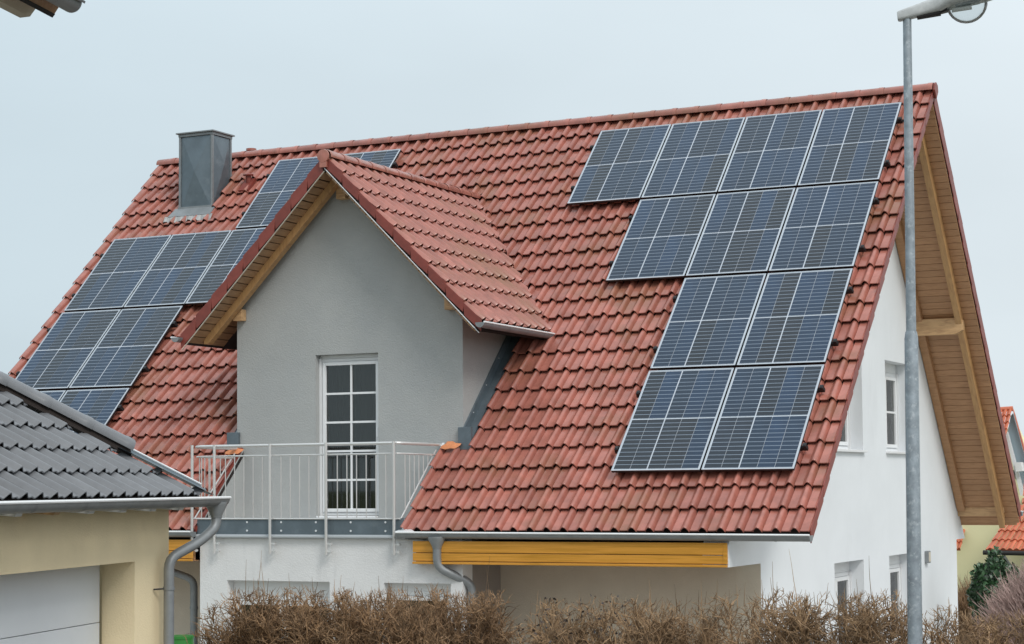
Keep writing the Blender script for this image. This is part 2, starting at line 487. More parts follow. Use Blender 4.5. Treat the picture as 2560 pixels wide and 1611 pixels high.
# other walls
def bay_hole(x, z): return (-7.60 < x < -6.10 or -5.34 < x < -4.43) and -1.9 < z < -0.62
wall_mesh('bay_wall', lambda u, v: (u, BY, v), [BL, -7.60, -6.10, -5.34, -4.43, BR], [-2.6, -1.9, -0.62, -0.10], bay_hole, [],
          (0, 0.25, 0), M['plaster_bay'], house)
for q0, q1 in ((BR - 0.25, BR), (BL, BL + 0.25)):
    mb = MB(); mb.box(q0, q1, BY + 0.25, WY, -2.6, -0.10); mb.build('bay_side_wall', M['plaster_bay_shade'], house)
for q0, q1 in ((BR, GX - .30), (-12.1, BL)):
    mb = MB(); mb.box(q0, q1, WY, WY + 0.3, -2.6, -0.385); mb.build('front_wall', M['plaster_tan'], house)
mb = MB(); mb.box(-12.1, GX - 0.3, 10.3, 10.6, -2.6, 0.4); mb.build('rear_wall', M['plaster_white'], house)
mb = MB(); mb.prism([(-12.1, WY, -2.6), (-12.1, 10.6, -2.6), (-12.1, 10.6, 0.5), (-12.1, RIDGE, RIDGE - 0.35), (-12.1, WY, 0.9)], (0.3, 0, 0))
mb.build('left_gable_wall', M['plaster_white'], house)
mb = MB()
mb.box(-11.8, GX - 0.3, 1.4, 10.3, -0.2, -0.05)
mb.build('storey_floor', M['interior'], house)

mb = MB(); mb.box(GX - .30, GX - .002, WY - .005, WY - .0015, -2.6, -.386); mb.build('corner_render', M['plaster_tan'], house)
# windows ---------------------------------------------------------------
def window(parent, kind, o, ux, uy, w, h, inset, sill=True, panes=(1, 1), frame=0.055, shutter=0.0, handle=None, room=True, name='window', bar=0.028, sash=0.052):
    """o: lower corner on the wall face, ux along the wall, uy up, inwards = inset vector"""
    o, ux, uy, ins = Vector(o), Vector(ux), Vector(uy), Vector(inset)
    nrm = ins.normalized()
    def P(a, b, d): return o + ux * a + uy * b + nrm * d
    d0 = ins.length
    def bx(mbx, a0, a1, b0, b1, e0, e1):
        vs = [P(a, b, e) for a in (a0, a1) for b in (b0, b1) for e in (e0, e1)]
        mbx.add(vs, [(0, 1, 3, 2), (4, 6, 7, 5), (0, 4, 5, 1), (2, 3, 7, 6), (0, 2, 6, 4), (1, 5, 7, 3)])
    hh = h - shutter
    f = MB()
    bx(f, 0.002, frame, 0.002, hh, d0, d0 + 0.07); bx(f, w - frame, w - 0.002, 0.002, hh, d0, d0 + 0.07)
    bx(f, frame, w - frame, 0.002, frame, d0, d0 + 0.07); bx(f, frame, w - frame, hh - frame, hh - 0.002, d0, d0 + 0.07)
    win = f.build(name, M['pvc'], parent, bevel=0.004)
    # sash, stepped back and forward of the frame
    s = MB(); k = frame + 0.004; t = sash
    n = 2 if w > 1.2 and kind == 'double' else 1
    ww = (w - 2 * k) / n
    for i in range(n):
        a0 = k + i * ww + (0.002 if i else 0); a1 = k + (i + 1) * ww - (0.002 if i < n - 1 else 0)
        bx(s, a0, a0 + t, k, hh - k, d0 - 0.018, d0 + 0.05); bx(s, a1 - t, a1, k, hh - k, d0 - 0.018, d0 + 0.05)
        bx(s, a0 + t, a1 - t, k, k + t, d0 - 0.018, d0 + 0.05); bx(s, a0 + t, a1 - t, hh - k - t, hh - k, d0 - 0.018, d0 + 0.05)
    s.build('sash', M['pvc'], win, bevel=0.004)
    g0, g1, h0, h1 = k + t - 0.005, w - k - t + 0.005, k + t - 0.005, hh - k - t + 0.005
    gm = MB(); bx(gm, g0, g1, h0, h1, d0 + 0.012, d0 + 0.02); gm.build('pane', M['glass'], win)
    px, py = panes
    if px > 1 or py > 1:
        for i in range(1, px):
            mbx = MB(); a = g0 + (g1 - g0) * i / px
            bx(mbx, a - bar / 2, a + bar / 2, h0, h1, d0 - 0.002, d0 + 0.030); mbx.build('muntin', M['pvc'], win)
        for j in range(1, py):
            mbx = MB(); bb = h0 + (h1 - h0) * j / py
            bx(mbx, g0, g1, bb - bar / 2, bb + bar / 2, d0 - 0.004, d0 + 0.028); mbx.build('muntin', M['pvc'], win)
    if shutter:
        mbx = MB(); bx(mbx, 0.002, w - 0.002, hh, h - 0.002, d0 + 0.0, d0 + 0.09); mbx.build('shutter_box', M['white'], win)
    # guide rails
    mbx = MB(); bx(mbx, 0.003, 0.035, 0.0, hh, d0 - 0.03, d0 - 0.001); bx(mbx, w - 0.035, w - 0.003, 0.0, hh, d0 - 0.03, d0 - 0.001)
    mbx.build('guide_rail', M['white'], win)
    if sill:
        mbx = MB(); bx(mbx, -0.03, w + 0.03, -0.035, -0.004, -0.055, d0 + 0.02); mbx.build('sill', M['white'], win, bevel=0.004)
    if room:   # curtain with folds and the dim room behind it
        mbx = MB(); nf = 36
        vs = []
        for i in range(nf + 1):
            a = g0 - 0.1 + (g1 - g0 + 0.2) * i / nf
            dd = d0 + 0.24 + 0.03 * math.sin(i * 1.9) + 0.01 * math.sin(i * 5.3)
            vs += [P(a, h0 - 0.1, dd), P(a, h1 + 0.1, dd)]
        mbx.add(vs, [(2 * i, 2 * i + 2, 2 * i + 3, 2 * i + 1) for i in range(nf)])
        mbx.build('curtain', M['curtain'] if room is True else room, win, smooth=True)
    return win, P

for (a, b, c, d), sh in ((U1, 0.13), (U2, 0.13), (L1, 0.16), (L2, 0.16)):
    window(house, 'double', (GX, a, c), (0, 1, 0), (0, 0, 1), b - a, d - c, (-0.20, 0, 0), panes=(2, 2), shutter=sh)
window(house, 'double', (-7.60, BY, -1.9), (1, 0, 0), (0, 0, 1), 1.5, 1.28, (0, 0.14, 0), shutter=0.20)
window(house, 'single', (-5.34, BY, -1.9), (1, 0, 0), (0, 0, 1), 0.91, 1.28, (0, 0.12, 0), shutter=0.10)

# dormer front wall and door
DZ0, DZ1, DX0, DX1 = 0.165, 2.235, -6.915, -5.985
def dormer_hole(x, z): return DX0 < x < DX1 and DZ0 < z < DZ1
wall_mesh('dormer_front_wall', lambda u, v: (u, WY, v), [DWL, DX0, DXC, DX1, DWR], [0.02, DZ0, DZ1, 4.8], dormer_hole,
          [((DXC, DRZ - 0.20, 0), (1, 1, 0)), ((DXC, DRZ - 0.20, 0), (-1, 1, 0))], (0, 0.30, 0), M['plaster_grey'], house)
for x0, x1 in ((DWL, DWL + 0.25), (DWR - 0.25, DWR)):
    mb = MB(); zt = DRZ - 0.20 - (DXC - DWL)
    mb.prism([(x0, WY + 0.30, 0.6), (x0, WY + 0.30, zt), (x0, zt + 0.5, zt), (x0, zt + 0.2, zt - 0.3)], (x1 - x0, 0, 0))
    mb.build('dormer_side_wall', M['plaster_grey'], house)
door, DP = window(house, 'single', (DX0, WY, DZ0), (1, 0, 0), (0, 0, 1), DX1 - DX0, DZ1 - DZ0, (0, 0.11, 0), sill=False, panes=(2, 5),
                  frame=0.042, shutter=0.045, room=M['interior'], name='balcony_door', bar=0.026, sash=0.045)
mb = MB(); c = DP(0.885, 1.06, 0.06)
mb.obox(c, (1, 0, 0), (0, 1, 0), (0, 0, 1), 0.035, 0.03, 0.13); mb.build('door_handle', M['pvc'], door, bevel=0.006)
# things one sees just inside the door: radiator-like clothes rail with garments
mb = MB(); mb.tube([(-6.80, 1.45, 0.93), (-6.05, 1.45, 0.93)], 0.012, 6)
mb.build('rail_inside', M['dark'], door)
for i, (x, w, c) in enumerate([(-6.70, .07, 'curtain'), (-6.60, .06, 'plaster_tan'), (-6.50, .07, 'curtain'), (-6.28, .05, 'dark'), (-6.20, .03, 'white'), (-6.14, .06, 'dark'), (-6.07, .03, 'white')]):
    mb = MB(); mb.box(x - w / 2, x + w / 2, 1.40, 1.48, 0.22, 0.91); mb.build('hanging_cloth', M[c], door, bevel=0.01)
mb = MB(); mb.box(DX0 + 0.02, DX1 - 0.01, WY - 0.03, WY + 0.12, 0.135, DZ0 - 0.002); mb.build('threshold', M['pvc'], door, bevel=0.004)

# roof decks (solid slabs under the tiles) -------------------------------
def slab(poly_yz, x0, x1): return [(x0, y, z) for y, z in poly_yz], (x1 - x0, 0, 0)
mb = MB()
t0, t1 = 0.05, 0.20     # vertical distances below the tile plane
def front_deck(x0, x1, ya, yb): mb.prism([(x0, ya, ya - t0), (x0, yb, yb - t0), (x0, yb, yb - .12), (x0, ya, ya - .12)], (x1 - x0, 0, 0))
front_deck(-RL + 0.03, CUTL, 0.04, WY); front_deck(CUTR, -0.02, 0.09, WY)
front_deck(-RL + 0.03, DWL + 0.0, WY, RIDGE); front_deck(DWR, -0.02, WY, RIDGE)
front_deck(DWL, DWR, 2.9, RIDGE)
mb.prism([(-RL + 0.03, RIDGE, RIDGE - t0), (-RL + 0.03, RY1, rear_z(RY1) - t0 - .03), (-RL + 0.03, RY1, rear_z(RY1) - t1 - .02), (-RL + 0.03, RIDGE, rear_z(RIDGE) - t1 - .02)], (RL - 0.05, 0, 0))
main_roof = mb.build('main_roof', M['deck'], house)

# soffit boards under the right rear overhang (front slope too)
rear_dir = Vector((0, 1, -RK)).normalized(); rear_n = Vector((0, -RK, -1)).normalized()
slen = (RY1 - RIDGE) * math.hypot(1, RK)
mb = MB(); y0 = RIDGE
mb.prism([(GX - 0.3, RIDGE - .0, rear_z(RIDGE) - .24), (GX - 0.3, RY1 - 0.02, rear_z(RY1 - 0.02) - .24), (GX - 0.3, RY1 - 0.02, rear_z(RY1 - 0.02) - .262), (GX - 0.3, RIDGE, rear_z(RIDGE) - .262)], (-GX + 0.3 - 0.006, 0, 0))
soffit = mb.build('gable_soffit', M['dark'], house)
pitch = 0.115
bproto = MB(); bproto.obox((0, 0, 0), (1, 0, 0), rear_dir, rear_n, -GX - 0.008, pitch - 0.007, 0.018)
first = None
for i in range(int(slen / pitch)):
    s = (i + 0.5) * pitch
    c = Vector((GX / 2 - 0.003, RIDGE, rear_z(RIDGE) - 0.262)) + rear_dir * s + rear_n * 0.010
    if first is None: first = bproto.build('board', M['boards'], soffit, origin=(0, 0, 0)); ob = first
    else: ob = first.copy(); COL.objects.link(ob)
    place(ob, c, soffit)
    ob.rotation_euler = (random.uniform(-.004, .004), random.uniform(-.003, .003), 0)
fd = Vector((0, -1, -1)).normalized(); fn = Vector((0, 1, -1)).normalized()
fproto = MB(); fproto.obox((0, 0, 0), (1, 0, 0), fd, fn, -GX - 0.008, pitch - 0.007, 0.018)
first = None
for i in range(int(SL / pitch) - 2):
    s = (i + 0.6) * pitch
    c = Vector((GX / 2 - 0.003, RIDGE, RIDGE - 0.135)) + fd * s + fn * 0.010
    if first is None: first = fproto.build('board', M['boards'], soffit, origin=(0, 0, 0)); ob = first
    else: ob = first.copy(); COL.objects.link(ob)
    place(ob, c, soffit)

def rafter(x0, x1, drop, h, ya, yb, side, mt, nm='rafter', cut=0.0):
    mb = MB()
    if side > 0: f = lambda y: rear_z(y) - drop
    else: f = lambda y: y - drop
    mb.prism([(x0, ya, f(ya)), (x0, yb, f(yb)), (x0, yb - side * cut, f(yb - side * cut) - h), (x0, ya, f(ya) - h)], (x1 - x0, 0, 0))
    return mb.build(nm, mt, house, bevel=0.004)
rafter(-0.30, -0.21, 0.285, 0.20, RIDGE, RY1 - 0.12, 1, M['rafter'])
rafter(-0.92, -0.80, 0.285, 0.14, RIDGE + .1, RY1 - 0.3, 1, M['boards'])
rafter(-0.30, -0.21, 0.155, 0.18, RIDGE, 0.3, -1, M['rafter'])
# purlins carrying the overhang
def purlin(y0, y1, z0, z1):
    mb = MB()
    mb.prism([(GX + .002, y0, z0), (GX + .002, y0, z1), (-0.22, y0, z1), (-0.20, y0, z1 - 0.05), (-0.20, y0, z0 + 0.06), (-0.27, y0, z0 + 0.02), (-0.32, y0, z0)], (0, y1 - y0, 0))
    mb.build('purlin', M['beam'], house, bevel=0.004)
purlin(8.19, 8.33, 2.70, 2.94)
purlin(10.72, 10.86, -0.02, 0.19)
purlin(5.84, 5.98, 5.28, 5.50)
mb = MB(); mb.box(GX + .002, -0.22, 3.3, 3.45, 2.62, 2.86); mb.build('purlin', M['beam'], house, bevel=0.004)
# fascia behind the rear gutter, rear gutter
mb = MB(); zz = rear_z(RY1)
mb.box(-RL + .1, -0.05, RY1 - 0.02, RY1 + 0.01, zz - 0.30, zz - 0.10); mb.build('fascia_board', M['boards'], house)

# ------------------------------------------------------------------ clay tiles
TW, TLN = RL / 61, SL / 24            # cover width, cover length
def tile_profile(w):
    """hump at the left, groove, wide pan, raised right edge"""
    pts = [(-0.012, 0.006), (0.0, 0.017)]
    for k in range(7):
        u = k / 6
        pts.append((0.008 + 0.072 * u, 0.014 + 0.036 * math.sin(math.pi * u) ** .8))
    pts += [(0.083, -0.010), (0.091, -0.022), (0.098, -0.006), (0.104, 0.001), (0.125, -0.001), (0.160, -0.001), (w - 0.024, 0.001), (w - 0.016, 0.003), (w - 0.012, -0.006), (w - 0.004, -0.004)]
    return pts

def tile_arrays(w, ln, flat=False):
    prof = tile_profile(w)
    prof[1] = (0.0, 0.013); prof[2] = (0.008, 0.022); prof[8] = (0.080, 0.010)
    lap = 0.045
    rows = [(ln + lap, -0.028), (0.012, 0.027), (0.003, 0.024), (0.0, 0.014), (0.006, 0.013)]
    vs, fs = [], []
    n = len(prof)
    for ri, (yy, zz) in enumerate(rows):
        for x, z in prof:
            vs.append((x, yy, z + zz))
    for r in range(len(rows) - 1):
        for i in range(n - 1):
            fs.append((r * n + i, (r + 1) * n + i, (r + 1) * n + i + 1, r * n + i + 1))
    # thickness at the left side
    return np.array(vs), fs

def frame3(X, Y, Z):
    return Matrix((X, Y, Z)).transposed()

class TileField:
    def __init__(s, frame, origin, w, ln, va):
        s.R = frame; s.o = Vector(origin); s.w, s.ln = w, ln
        s.v, s.f = va
        s.items = []
    def corner(s, i, r):   # lower left of the tile in column i (from origin along X), row r downwards from ridge
        return s.o + s.R @ Vector((i * s.w, -(r + 1) * s.ln, 0))

def mk_tile_mesh(name, va, mats):
    me = D.meshes.new(name); me.from_pydata(va[0].tolist(), [], va[1])
    for m in mats: me.materials.append(m)
    me.polygons.foreach_set("use_smooth", [True] * len(me.polygons)); me.set_sharp_from_angle(angle=math.radians(50)); me.update()
    return me

VA = tile_arrays(TW, TLN)
me_tile = mk_tile_mesh('tile', VA, [M['tile']])
R_main = frame3(Vector((1, 0, 0)), Vector((0, C45, C45)), Vector((0, -C45, C45)))
R_dr = frame3(Vector((0, 1, 0)), Vector((-C45, 0, C45)), Vector((C45, 0, C45)))
R_dl = frame3(Vector((0, -1, 0)), Vector((C45, 0, C45)), Vector((-C45, 0, C45)))

cands = []      # (size, frame, corner, clip planes, roof id)
def jitter(R, ang=0.009):
    return R @ Matrix.Rotation(random.uniform(-ang, ang), 3, 'Z') @ Matrix.Rotation(random.uniform(-ang, ang) * .8, 3, 'X')

PANELS_R = [(0, 4), (1, 3), (2, 2), (3, 2)]
MWd, MGp, MLn, MP = 1.096, 0.022, 1.728, 1.778
XR, VT = -0.3378, 0.4372
XL, VL, X1L = -12.6322, 0.4007, -10.3717
panel_rects = []        # x0,x1,v0,v1
for r, n in PANELS_R:
    panel_rects.append((XR - n * (MWd + MGp) + MGp, XR, VT + r * MP, VT + r * MP + MLn))
for r, (x0, n) in enumerate([(X1L, 2), (XL, 3), (XL, 2), (XL, 2)]):
    panel_rects.append((x0, x0 + n * (MWd + MGp) - MGp, VL + r * MP, VL + r * MP + MLn))

for r in range(24):
    for i in range(61):
        c = Vector((-RL + i * TW, RIDGE - (r + 1) * TLN * C45, RIDGE - (r + 1) * TLN * C45))
        cx = c.x + TW / 2; cv = (r + .5) * TLN; cy = RIDGE - cv * C45
        clips = []
        if cy < WY:
            if c.x + TW > CUTL and c.x < CUTR:
                if c.x >= CUTL and c.x + TW <= CUTR: continue
                if c.x < CUTL: clips.append((Vector((CUTL, 0, 0)), Vector((1, 0, 0))))
                else: clips.append((Vector((CUTR, 0, 0)), Vector((-1, 0, 0))))
        # dormer footprint
        if cy + TLN * .4 > WY:
            top = DRZ - abs(cx - DXC)
            inside = DWL - 0.02 < cx < DWR + 0.10
            if inside and cy + 0.13 < top: 
                if cy - 0.13 >= WY or cy >= WY: continue
                clips.append((Vector((0, WY, 0)), Vector((0, 1, 0))))
            if c.x < DWR + 0.13 < c.x + TW and cy < top: clips.append((Vector((DWR + 0.13, 0, 0)), Vector((-1, 0, 0))))
            elif inside and cy - 0.25 < top:     # clip along the valley
                sgn = 1 if cx > DXC else -1
                clips.append((Vector((DXC, DRZ - 0.02, 0)), Vector((-sgn, -1, 0)).normalized()))
        # hidden entirely under a panel?
        under = any(x0 + .05 < c.x and c.x + TW < x1 - .05 and v0 + .1 < cv - TLN / 2 and cv + TLN / 2 < v1 - .30 for x0, x1, v0, v1 in panel_rects)
        # chimney
        if -11.9 < cx < -11.2 and 4.90 < cy < 5.46: under = True; continue
        px, py, pz = proj(c + Vector((TW / 2, TLN * C45 / 2, TLN * C45 / 2)))
        vis = -20 < px < 2580 and py < 1350 and not under
        # behind the dark garage roof
        if px < 380 and py > 950 + px * 0.50: vis = False
        if 430 < px < 1200 and cy > WY - .1 and cx < DXC and 0 < (px - 570) and px < 820 and py > 480: vis = False
        size = 1e3 / pz ** 2 if vis else 0
        cands.append((size, R_main, c, clips, 0))

# dormer slopes
ND = int((DHW * math.sqrt(2)) / TLN) + 1
dln = DHW * math.sqrt(2) / ND * 1.0
VAD = tile_arrays(TW, dln)
me_tile_d = mk_tile_mesh('tile_short', VAD, [M['tile']])
for r in range(ND):
    for i in range(22):
        # right slope: X -> +y
        c = Vector((DXC, DYF, DRZ)) + R_dr @ Vector((i * TW, -(r + 1) * dln, 0))
        cen = c + R_dr @ Vector((TW / 2, dln / 2, 0))
        d = cen.x - DXC
        if cen.y - 0.22 > DRZ - d: continue
        clips = []
        if cen.y + 0.3 > DRZ - d: clips.append((Vector((DXC, DRZ + 0.015, 0)), Vector((1, 1, 0)).normalized()))
        pz = proj(cen)[2]
        cands.append((0.62e3 / pz ** 2, R_dr, c, clips, 1))
        # left slope: X -> -y (start at the back)
        c = Vector((DXC, DYF + 22 * TW, DRZ)) + R_dl @ Vector((i * TW, -(r + 1) * dln, 0))
        cen = c + R_dl @ Vector((TW / 2, dln / 2, 0))
        d = DXC - cen.x
        if cen.y - 0.22 > DRZ - d: continue
        clips = []
        if cen.y + 0.3 > DRZ - d: clips.append((Vector((DXC, DRZ + 0.015, 0)), Vector((-1, 1, 0)).normalized()))
        cands.append((0, R_dl, c, clips, 1))

# dormer roof slab
mb = MB()
for sg in (1, -1):
    e = DXC + sg * (DHW - 0.04)
    yb = DRZ - DHW
    for (za, zb) in ((0.045, 0.15),):
        # wedge with its rear edge on the valley
        top = [(DXC, DYF + .02, DRZ - za), (e, DYF + .02, DRZ - DHW + 0.04 - za), (e, yb + 0.04, DRZ - DHW + 0.04 - za), (DXC, DRZ, DRZ - za)]
        bot = [(x, y, z - (zb - za)) for x, y, z in top]
        mb.add(top + bot, [(0, 1, 2, 3), (4, 5, 6, 7), (0, 1, 5, 4), (1, 2, 6, 5), (2, 3, 7, 6), (0, 3, 7, 4)])
dormer_roof = mb.build('dormer_roof', M['deck'], house)

cands.sort(key=lambda t: -t[0])
roofs = [main_roof, dormer_roof]
rest = [MB(), MB()]
def clipped(va, R, c, clips):
    bm = bmesh.new()
    vv = [bm.verts.new(c + R @ Vector(v)) for v in va[0]]
    for f in va[1]: bm.faces.new([vv[k] for k in f])
    for co, no in clips:
        bmesh.ops.bisect_plane(bm, geom=bm.verts[:] + bm.edges[:] + bm.faces[:], plane_co=co, plane_no=no, clear_outer=True)
    bm.verts.index_update()
    vs = [v.co.copy() for v in bm.verts]; fs = [tuple(v.index for v in f.verts) for f in bm.faces]
    bm.free()
    return vs, fs
n_ind = 0
for size, R, c, clips, rid in cands:
    va = VA if rid == 0 else VAD
    Rj = jitter(R)
    c = c + R @ Vector((0, 0, random.uniform(-.0015, .0015)))
    if n_ind < 300 and size > 0:
        if clips:
            vs, fs = clipped(va, Rj, c, clips)
            if not fs: continue
            m2 = MB(); m2.add(vs, fs); ob = m2.build('tile', M['tile'], roofs[rid], smooth=True)
        else:
            ob = D.objects.new('tile', me_tile if rid == 0 else me_tile_d); COL.objects.link(ob)
            place(ob, c, roofs[rid]); ob.rotation_euler = Rj.to_euler()
        n_ind += 1
    else:
        if clips: vs, fs = clipped(va, Rj, c, clips)
        else:
            Rn = np.array(Rj); vs = (va[0] @ Rn.T + np.array(c)).tolist(); fs = va[1]
        if fs: rest[rid].add(vs, fs)
for rid in (0, 1):
    ob = rest[rid].build('tile_field', M['tile'], roofs[rid], smooth=True); ob['kind'] = 'stuff'

# verge tile flaps --------------------------------------------------------
def flaps(parent, start, down, out, n, ln, h, name='verge_tile', lift=0.012):
    """n stepped side flaps: thin plates hanging beside the slope; start at the ridge"""
    start, down, out = Vector(start), Vector(down).normalized(), Vector(out).normalized()
    z = Vector((0, 0, -1)); nm = (down.cross(out)).normalized()
    if nm.z < 0: nm = -nm
    first = None
    for i in range(n):
        mb = MB(); a = start + down * (i * ln - 0.0); b = start + down * ((i + 1) * ln + 0.0)
        t = 0.014
        p = [a + nm * (0.004), b + nm * (0.022), b + nm * 0.022 + z * h - down * 0.015, a + nm * 0.004 + z * h + down * 0.03]
        p = [q + out * (0.002 if i % 2 else 0.0) for q in p]
        q0 = [v for v in p]; q1 = [v - out * t for v in p]
        # curl over the top edge
        mb.add(q0 + q1, [(0, 1, 2, 3), (7, 6, 5, 4), (0, 1, 5, 4), (1, 2, 6, 5), (2, 3, 7, 6), (3, 0, 4, 7)])
        mb.build(name, M['tile_side'], parent, bevel=0.004)
flaps(main_roof, (0.012, RIDGE, RIDGE + 0.005), (0, -1, -1), (1, 0, 0), 24, TLN, 0.15)
nr = 20
flaps(main_roof, (0.012, RIDGE, rear_z(RIDGE)), (0, 1, -RK), (1, 0, 0), nr, slen / nr, 0.265)
flaps(dormer_roof, (DXC, DYF - 0.012, DRZ + 0.005), (1, 0, -1), (0, -1, 0), ND, dln, 0.15)
flaps(dormer_roof, (DXC, DYF - 0.012, DRZ + 0.005), (-1, 0, -1), (0, -1, 0), ND, dln, 0.19)
# left verge rolls of the main roof
for r in range(24):
    mb = MB(); y = RIDGE - (r + 1) * TLN * C45
    a = Vector((-RL - 0.015, y, y)); d = Vector((0, C45, C45)); nm = Vector((0, -C45, C45))
    pts = []
    vs = []
    for t_, off, rad in ((0, 0.020, 0.058), (0.012, 0.024, 0.060), (TLN + 0.03, 0.0, 0.050)):
        for k in range(9):
            w = math.pi * (k / 8)
            vs.append(a + d * t_ + Vector((-math.cos(w) * rad + 0.02, 0, 0)) + nm * (math.sin(w) * rad * 0.8 + off - 0.01))
    fs = [(j * 9 + k, (j + 1) * 9 + k, (j + 1) * 9 + k + 1, j * 9 + k + 1) for j in range(2) for k in range(8)]
    mb.add(vs, fs); mb.build('verge_tile', M['tile'], main_roof, smooth=True)
# rear verge tile tops seen along the right rear edge
for i in range(nr):
    mb = MB(); s = i * slen / nr
    a = Vector((-0.09, RIDGE, rear_z(RIDGE))) + rear_dir * s; b = a + rear_dir * (slen / nr + 0.01)
    up = -rear_n
    mb.obox((a + b) / 2 + up * 0.012, (1, 0, 0), rear_dir, (up + rear_dir * 0.06).normalized(), 0.20, slen / nr, 0.016)
    mb.build('verge_tile', M['tile'], main_roof)
mb = MB()
mb.prism([(-RL, RIDGE, rear_z(RIDGE)), (-RL, RY1 + .03, rear_z(RY1 + .03)), (-RL, RY1 + .03, rear_z(RY1 + .03) - .02), (-RL, RIDGE, rear_z(RIDGE) - .02)], (RL - 0.2, 0, 0))
ob = mb.build('rear_tile_field', M['tile'], main_roof); ob['kind'] = 'stuff'

# ridge caps ---------------------------------------------------------------
def ridge_caps(parent, a, b, n, rad, m, name='ridge_tile', flare=0.006, drop=0.45):
    a, b = Vector(a), Vector(b); d = (b - a) / n; L = d.length; u = d.normalized()
    side = u.cross(Vector((0, 0, 1))).normalized(); up = side.cross(u)
    proto = None
    K = 10
    vs = []
    secs = [(0.0, rad + flare - .004), (0.02, rad + flare), (0.07, rad + flare), (0.085, rad), (L + 0.02, rad - 0.004), (L + 0.03, rad - .014)]
    for t_, r_ in secs:
        for k in range(K + 1):
            w = math.pi * (-0.08 + 1.16 * k / K)
            vs.append(a + u * t_ + side * (-math.cos(w) * r_) + up * (math.sin(w) * r_ * 0.82))
    fs = [(j * (K + 1) + k, (j + 1) * (K + 1) + k, (j + 1) * (K + 1) + k + 1, j * (K + 1) + k + 1) for j in range(len(secs) - 1) for k in range(K)]
    for i in range(n):
        if proto is None:
            mb = MB(); mb.add(vs, fs)
            # clip screw
            p = a + u * 0.045 + up * ((rad + flare) * 0.82 + 0.004) + side * 0.03
            proto = mb.build(name, m, parent, smooth=True, origin=a); ob = proto
        else:
            ob = proto.copy(); COL.objects.link(ob)
        place(ob, a + d * i + up * random.uniform(-.002, .002), parent)
        ob.rotation_euler = (random.uniform(-.008, .008), random.uniform(-.003, .003), random.uniform(-.003, .003))
ridge_caps(main_roof, (0.015, RIDGE, RIDGE + 0.0), (-RL - .02, RIDGE, RIDGE + 0.0), 38, 0.105, M['tile'])
mb = MB(); mb.prism([(0.02, RIDGE - .10, RIDGE - .03), (0.02, RIDGE - .08, RIDGE + .06), (0.02, RIDGE, RIDGE + .092), (0.02, RIDGE + .08, RIDGE + .06), (0.02, RIDGE + .10, RIDGE - .03), (0.02, RIDGE, RIDGE - 0.14)], (0.03, 0, 0))
mb.build('ridge_end_tile', M['tile_side'], main_roof, bevel=0.006)
ridge_caps(dormer_roof, (DXC, DYF - .02, DRZ + 0.0), (DXC, DRZ + .05, DRZ + 0.0), 12, 0.10, M['tile'])
mb = MB()
vs = [(DXC + math.cos(w) * r_, DYF - 0.035 - dy, DRZ - 0.005 + math.sin(w) * r_) for dy, r_ in ((0, .088), (0.018, .084), (.024, .03)) for w in [2 * math.pi * k / 14 for k in range(14)]]
fs = [(j * 14 + k, j * 14 + (k + 1) % 14, (j + 1) * 14 + (k + 1) % 14, (j + 1) * 14 + k) for j in range(2) for k in range(14)] + [tuple(range(28, 42))]
mb.add(vs, fs); mb.box(DXC - .05, DXC + .05, DYF - .05, DYF - .02, DRZ - .15, DRZ - .04); mb.build('ridge_end_tile', M['tile'], dormer_roof, smooth=True)

# dormer underside: boards, flying rafters, purlin heads ------------------
mb = MB()
top_ = [(DXC, DYF + .0, DRZ - .16), (DXC - DHW + .06, DYF + .0, DRZ - DHW + .06 - .16), (DXC - DHW + .06, WY + .6, DRZ - DHW + .06 - .16), (DXC, WY + .6, DRZ - .16)]
mb.add(top_ + [(x, y, z - .015) for x, y, z in top_], [(0, 1, 2, 3), (4, 5, 6, 7), (0, 1, 5, 4), (1, 2, 6, 5), (2, 3, 7, 6), (3, 0, 4, 7)])
top_ = [(2 * DXC - x, y, z) for x, y, z in top_]
mb.add(top_ + [(x, y, z - .015) for x, y, z in top_], [(0, 1, 2, 3), (4, 5, 6, 7), (0, 1, 5, 4), (1, 2, 6, 5), (2, 3, 7, 6), (3, 0, 4, 7)])
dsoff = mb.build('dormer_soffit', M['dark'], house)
bp_ = 0.118
for sg in (-1, 1):
    dn = Vector((sg, 0, -1)).normalized(); nn = Vector((-sg, 0, -1)).normalized()
    first = None
    for i in range(int(DHW * math.sqrt(2) / bp_) - 1):
        c = Vector((DXC, (DYF + .0 + WY + .3) / 2, DRZ - .175)) + dn * ((i + .75) * bp_) + nn * 0.01
        if first is None:
            mb = MB(); mb.obox((0, 0, 0), (0, 1, 0), dn, nn, WY + .3 - DYF - .0, bp_ - .016, .018)
            first = mb.build('board', M['boards_d'], dsoff, origin=(0, 0, 0)); ob = first
        else: ob = first.copy(); COL.objects.link(ob)
        place(ob, c, dsoff)
        ob.rotation_euler = (random.uniform(-.01, .01), 0, random.uniform(-.006, .006))
    # flying rafter next to the wall
    e = DXC + sg * (DHW - 0.16)
    za = DRZ - .195
    mb = MB(); mb.prism([(DXC, WY - .23, za), (e, WY - .23, za - (DHW - .16)), (e, WY - .23, za - (DHW - .16) - .06), (e - sg * .07, WY - .23, za - (DHW - .23) - .125), (DXC, WY - .23, za - .125)], (0, 0.11, 0))
    mb.build('rafter', M['rafter'], house, bevel=0.004)
    # slim pale drip trim along the tile flap
    mb = MB(); e = DXC + sg * (DHW - 0.02); h0_ = .152 if sg > 0 else .190
    mb.prism([(DXC, DYF - .022, DRZ - h0_), (e, DYF - .022, DRZ - h0_ - (DHW - .02)), (e, DYF - .022, DRZ - h0_ - .010 - (DHW - .02)), (DXC, DYF - .022, DRZ - h0_ - .010)], (0, 0.018, 0))
    mb.build('verge_trim', M['white'] if sg > 0 else M['plaster_tan'], house)
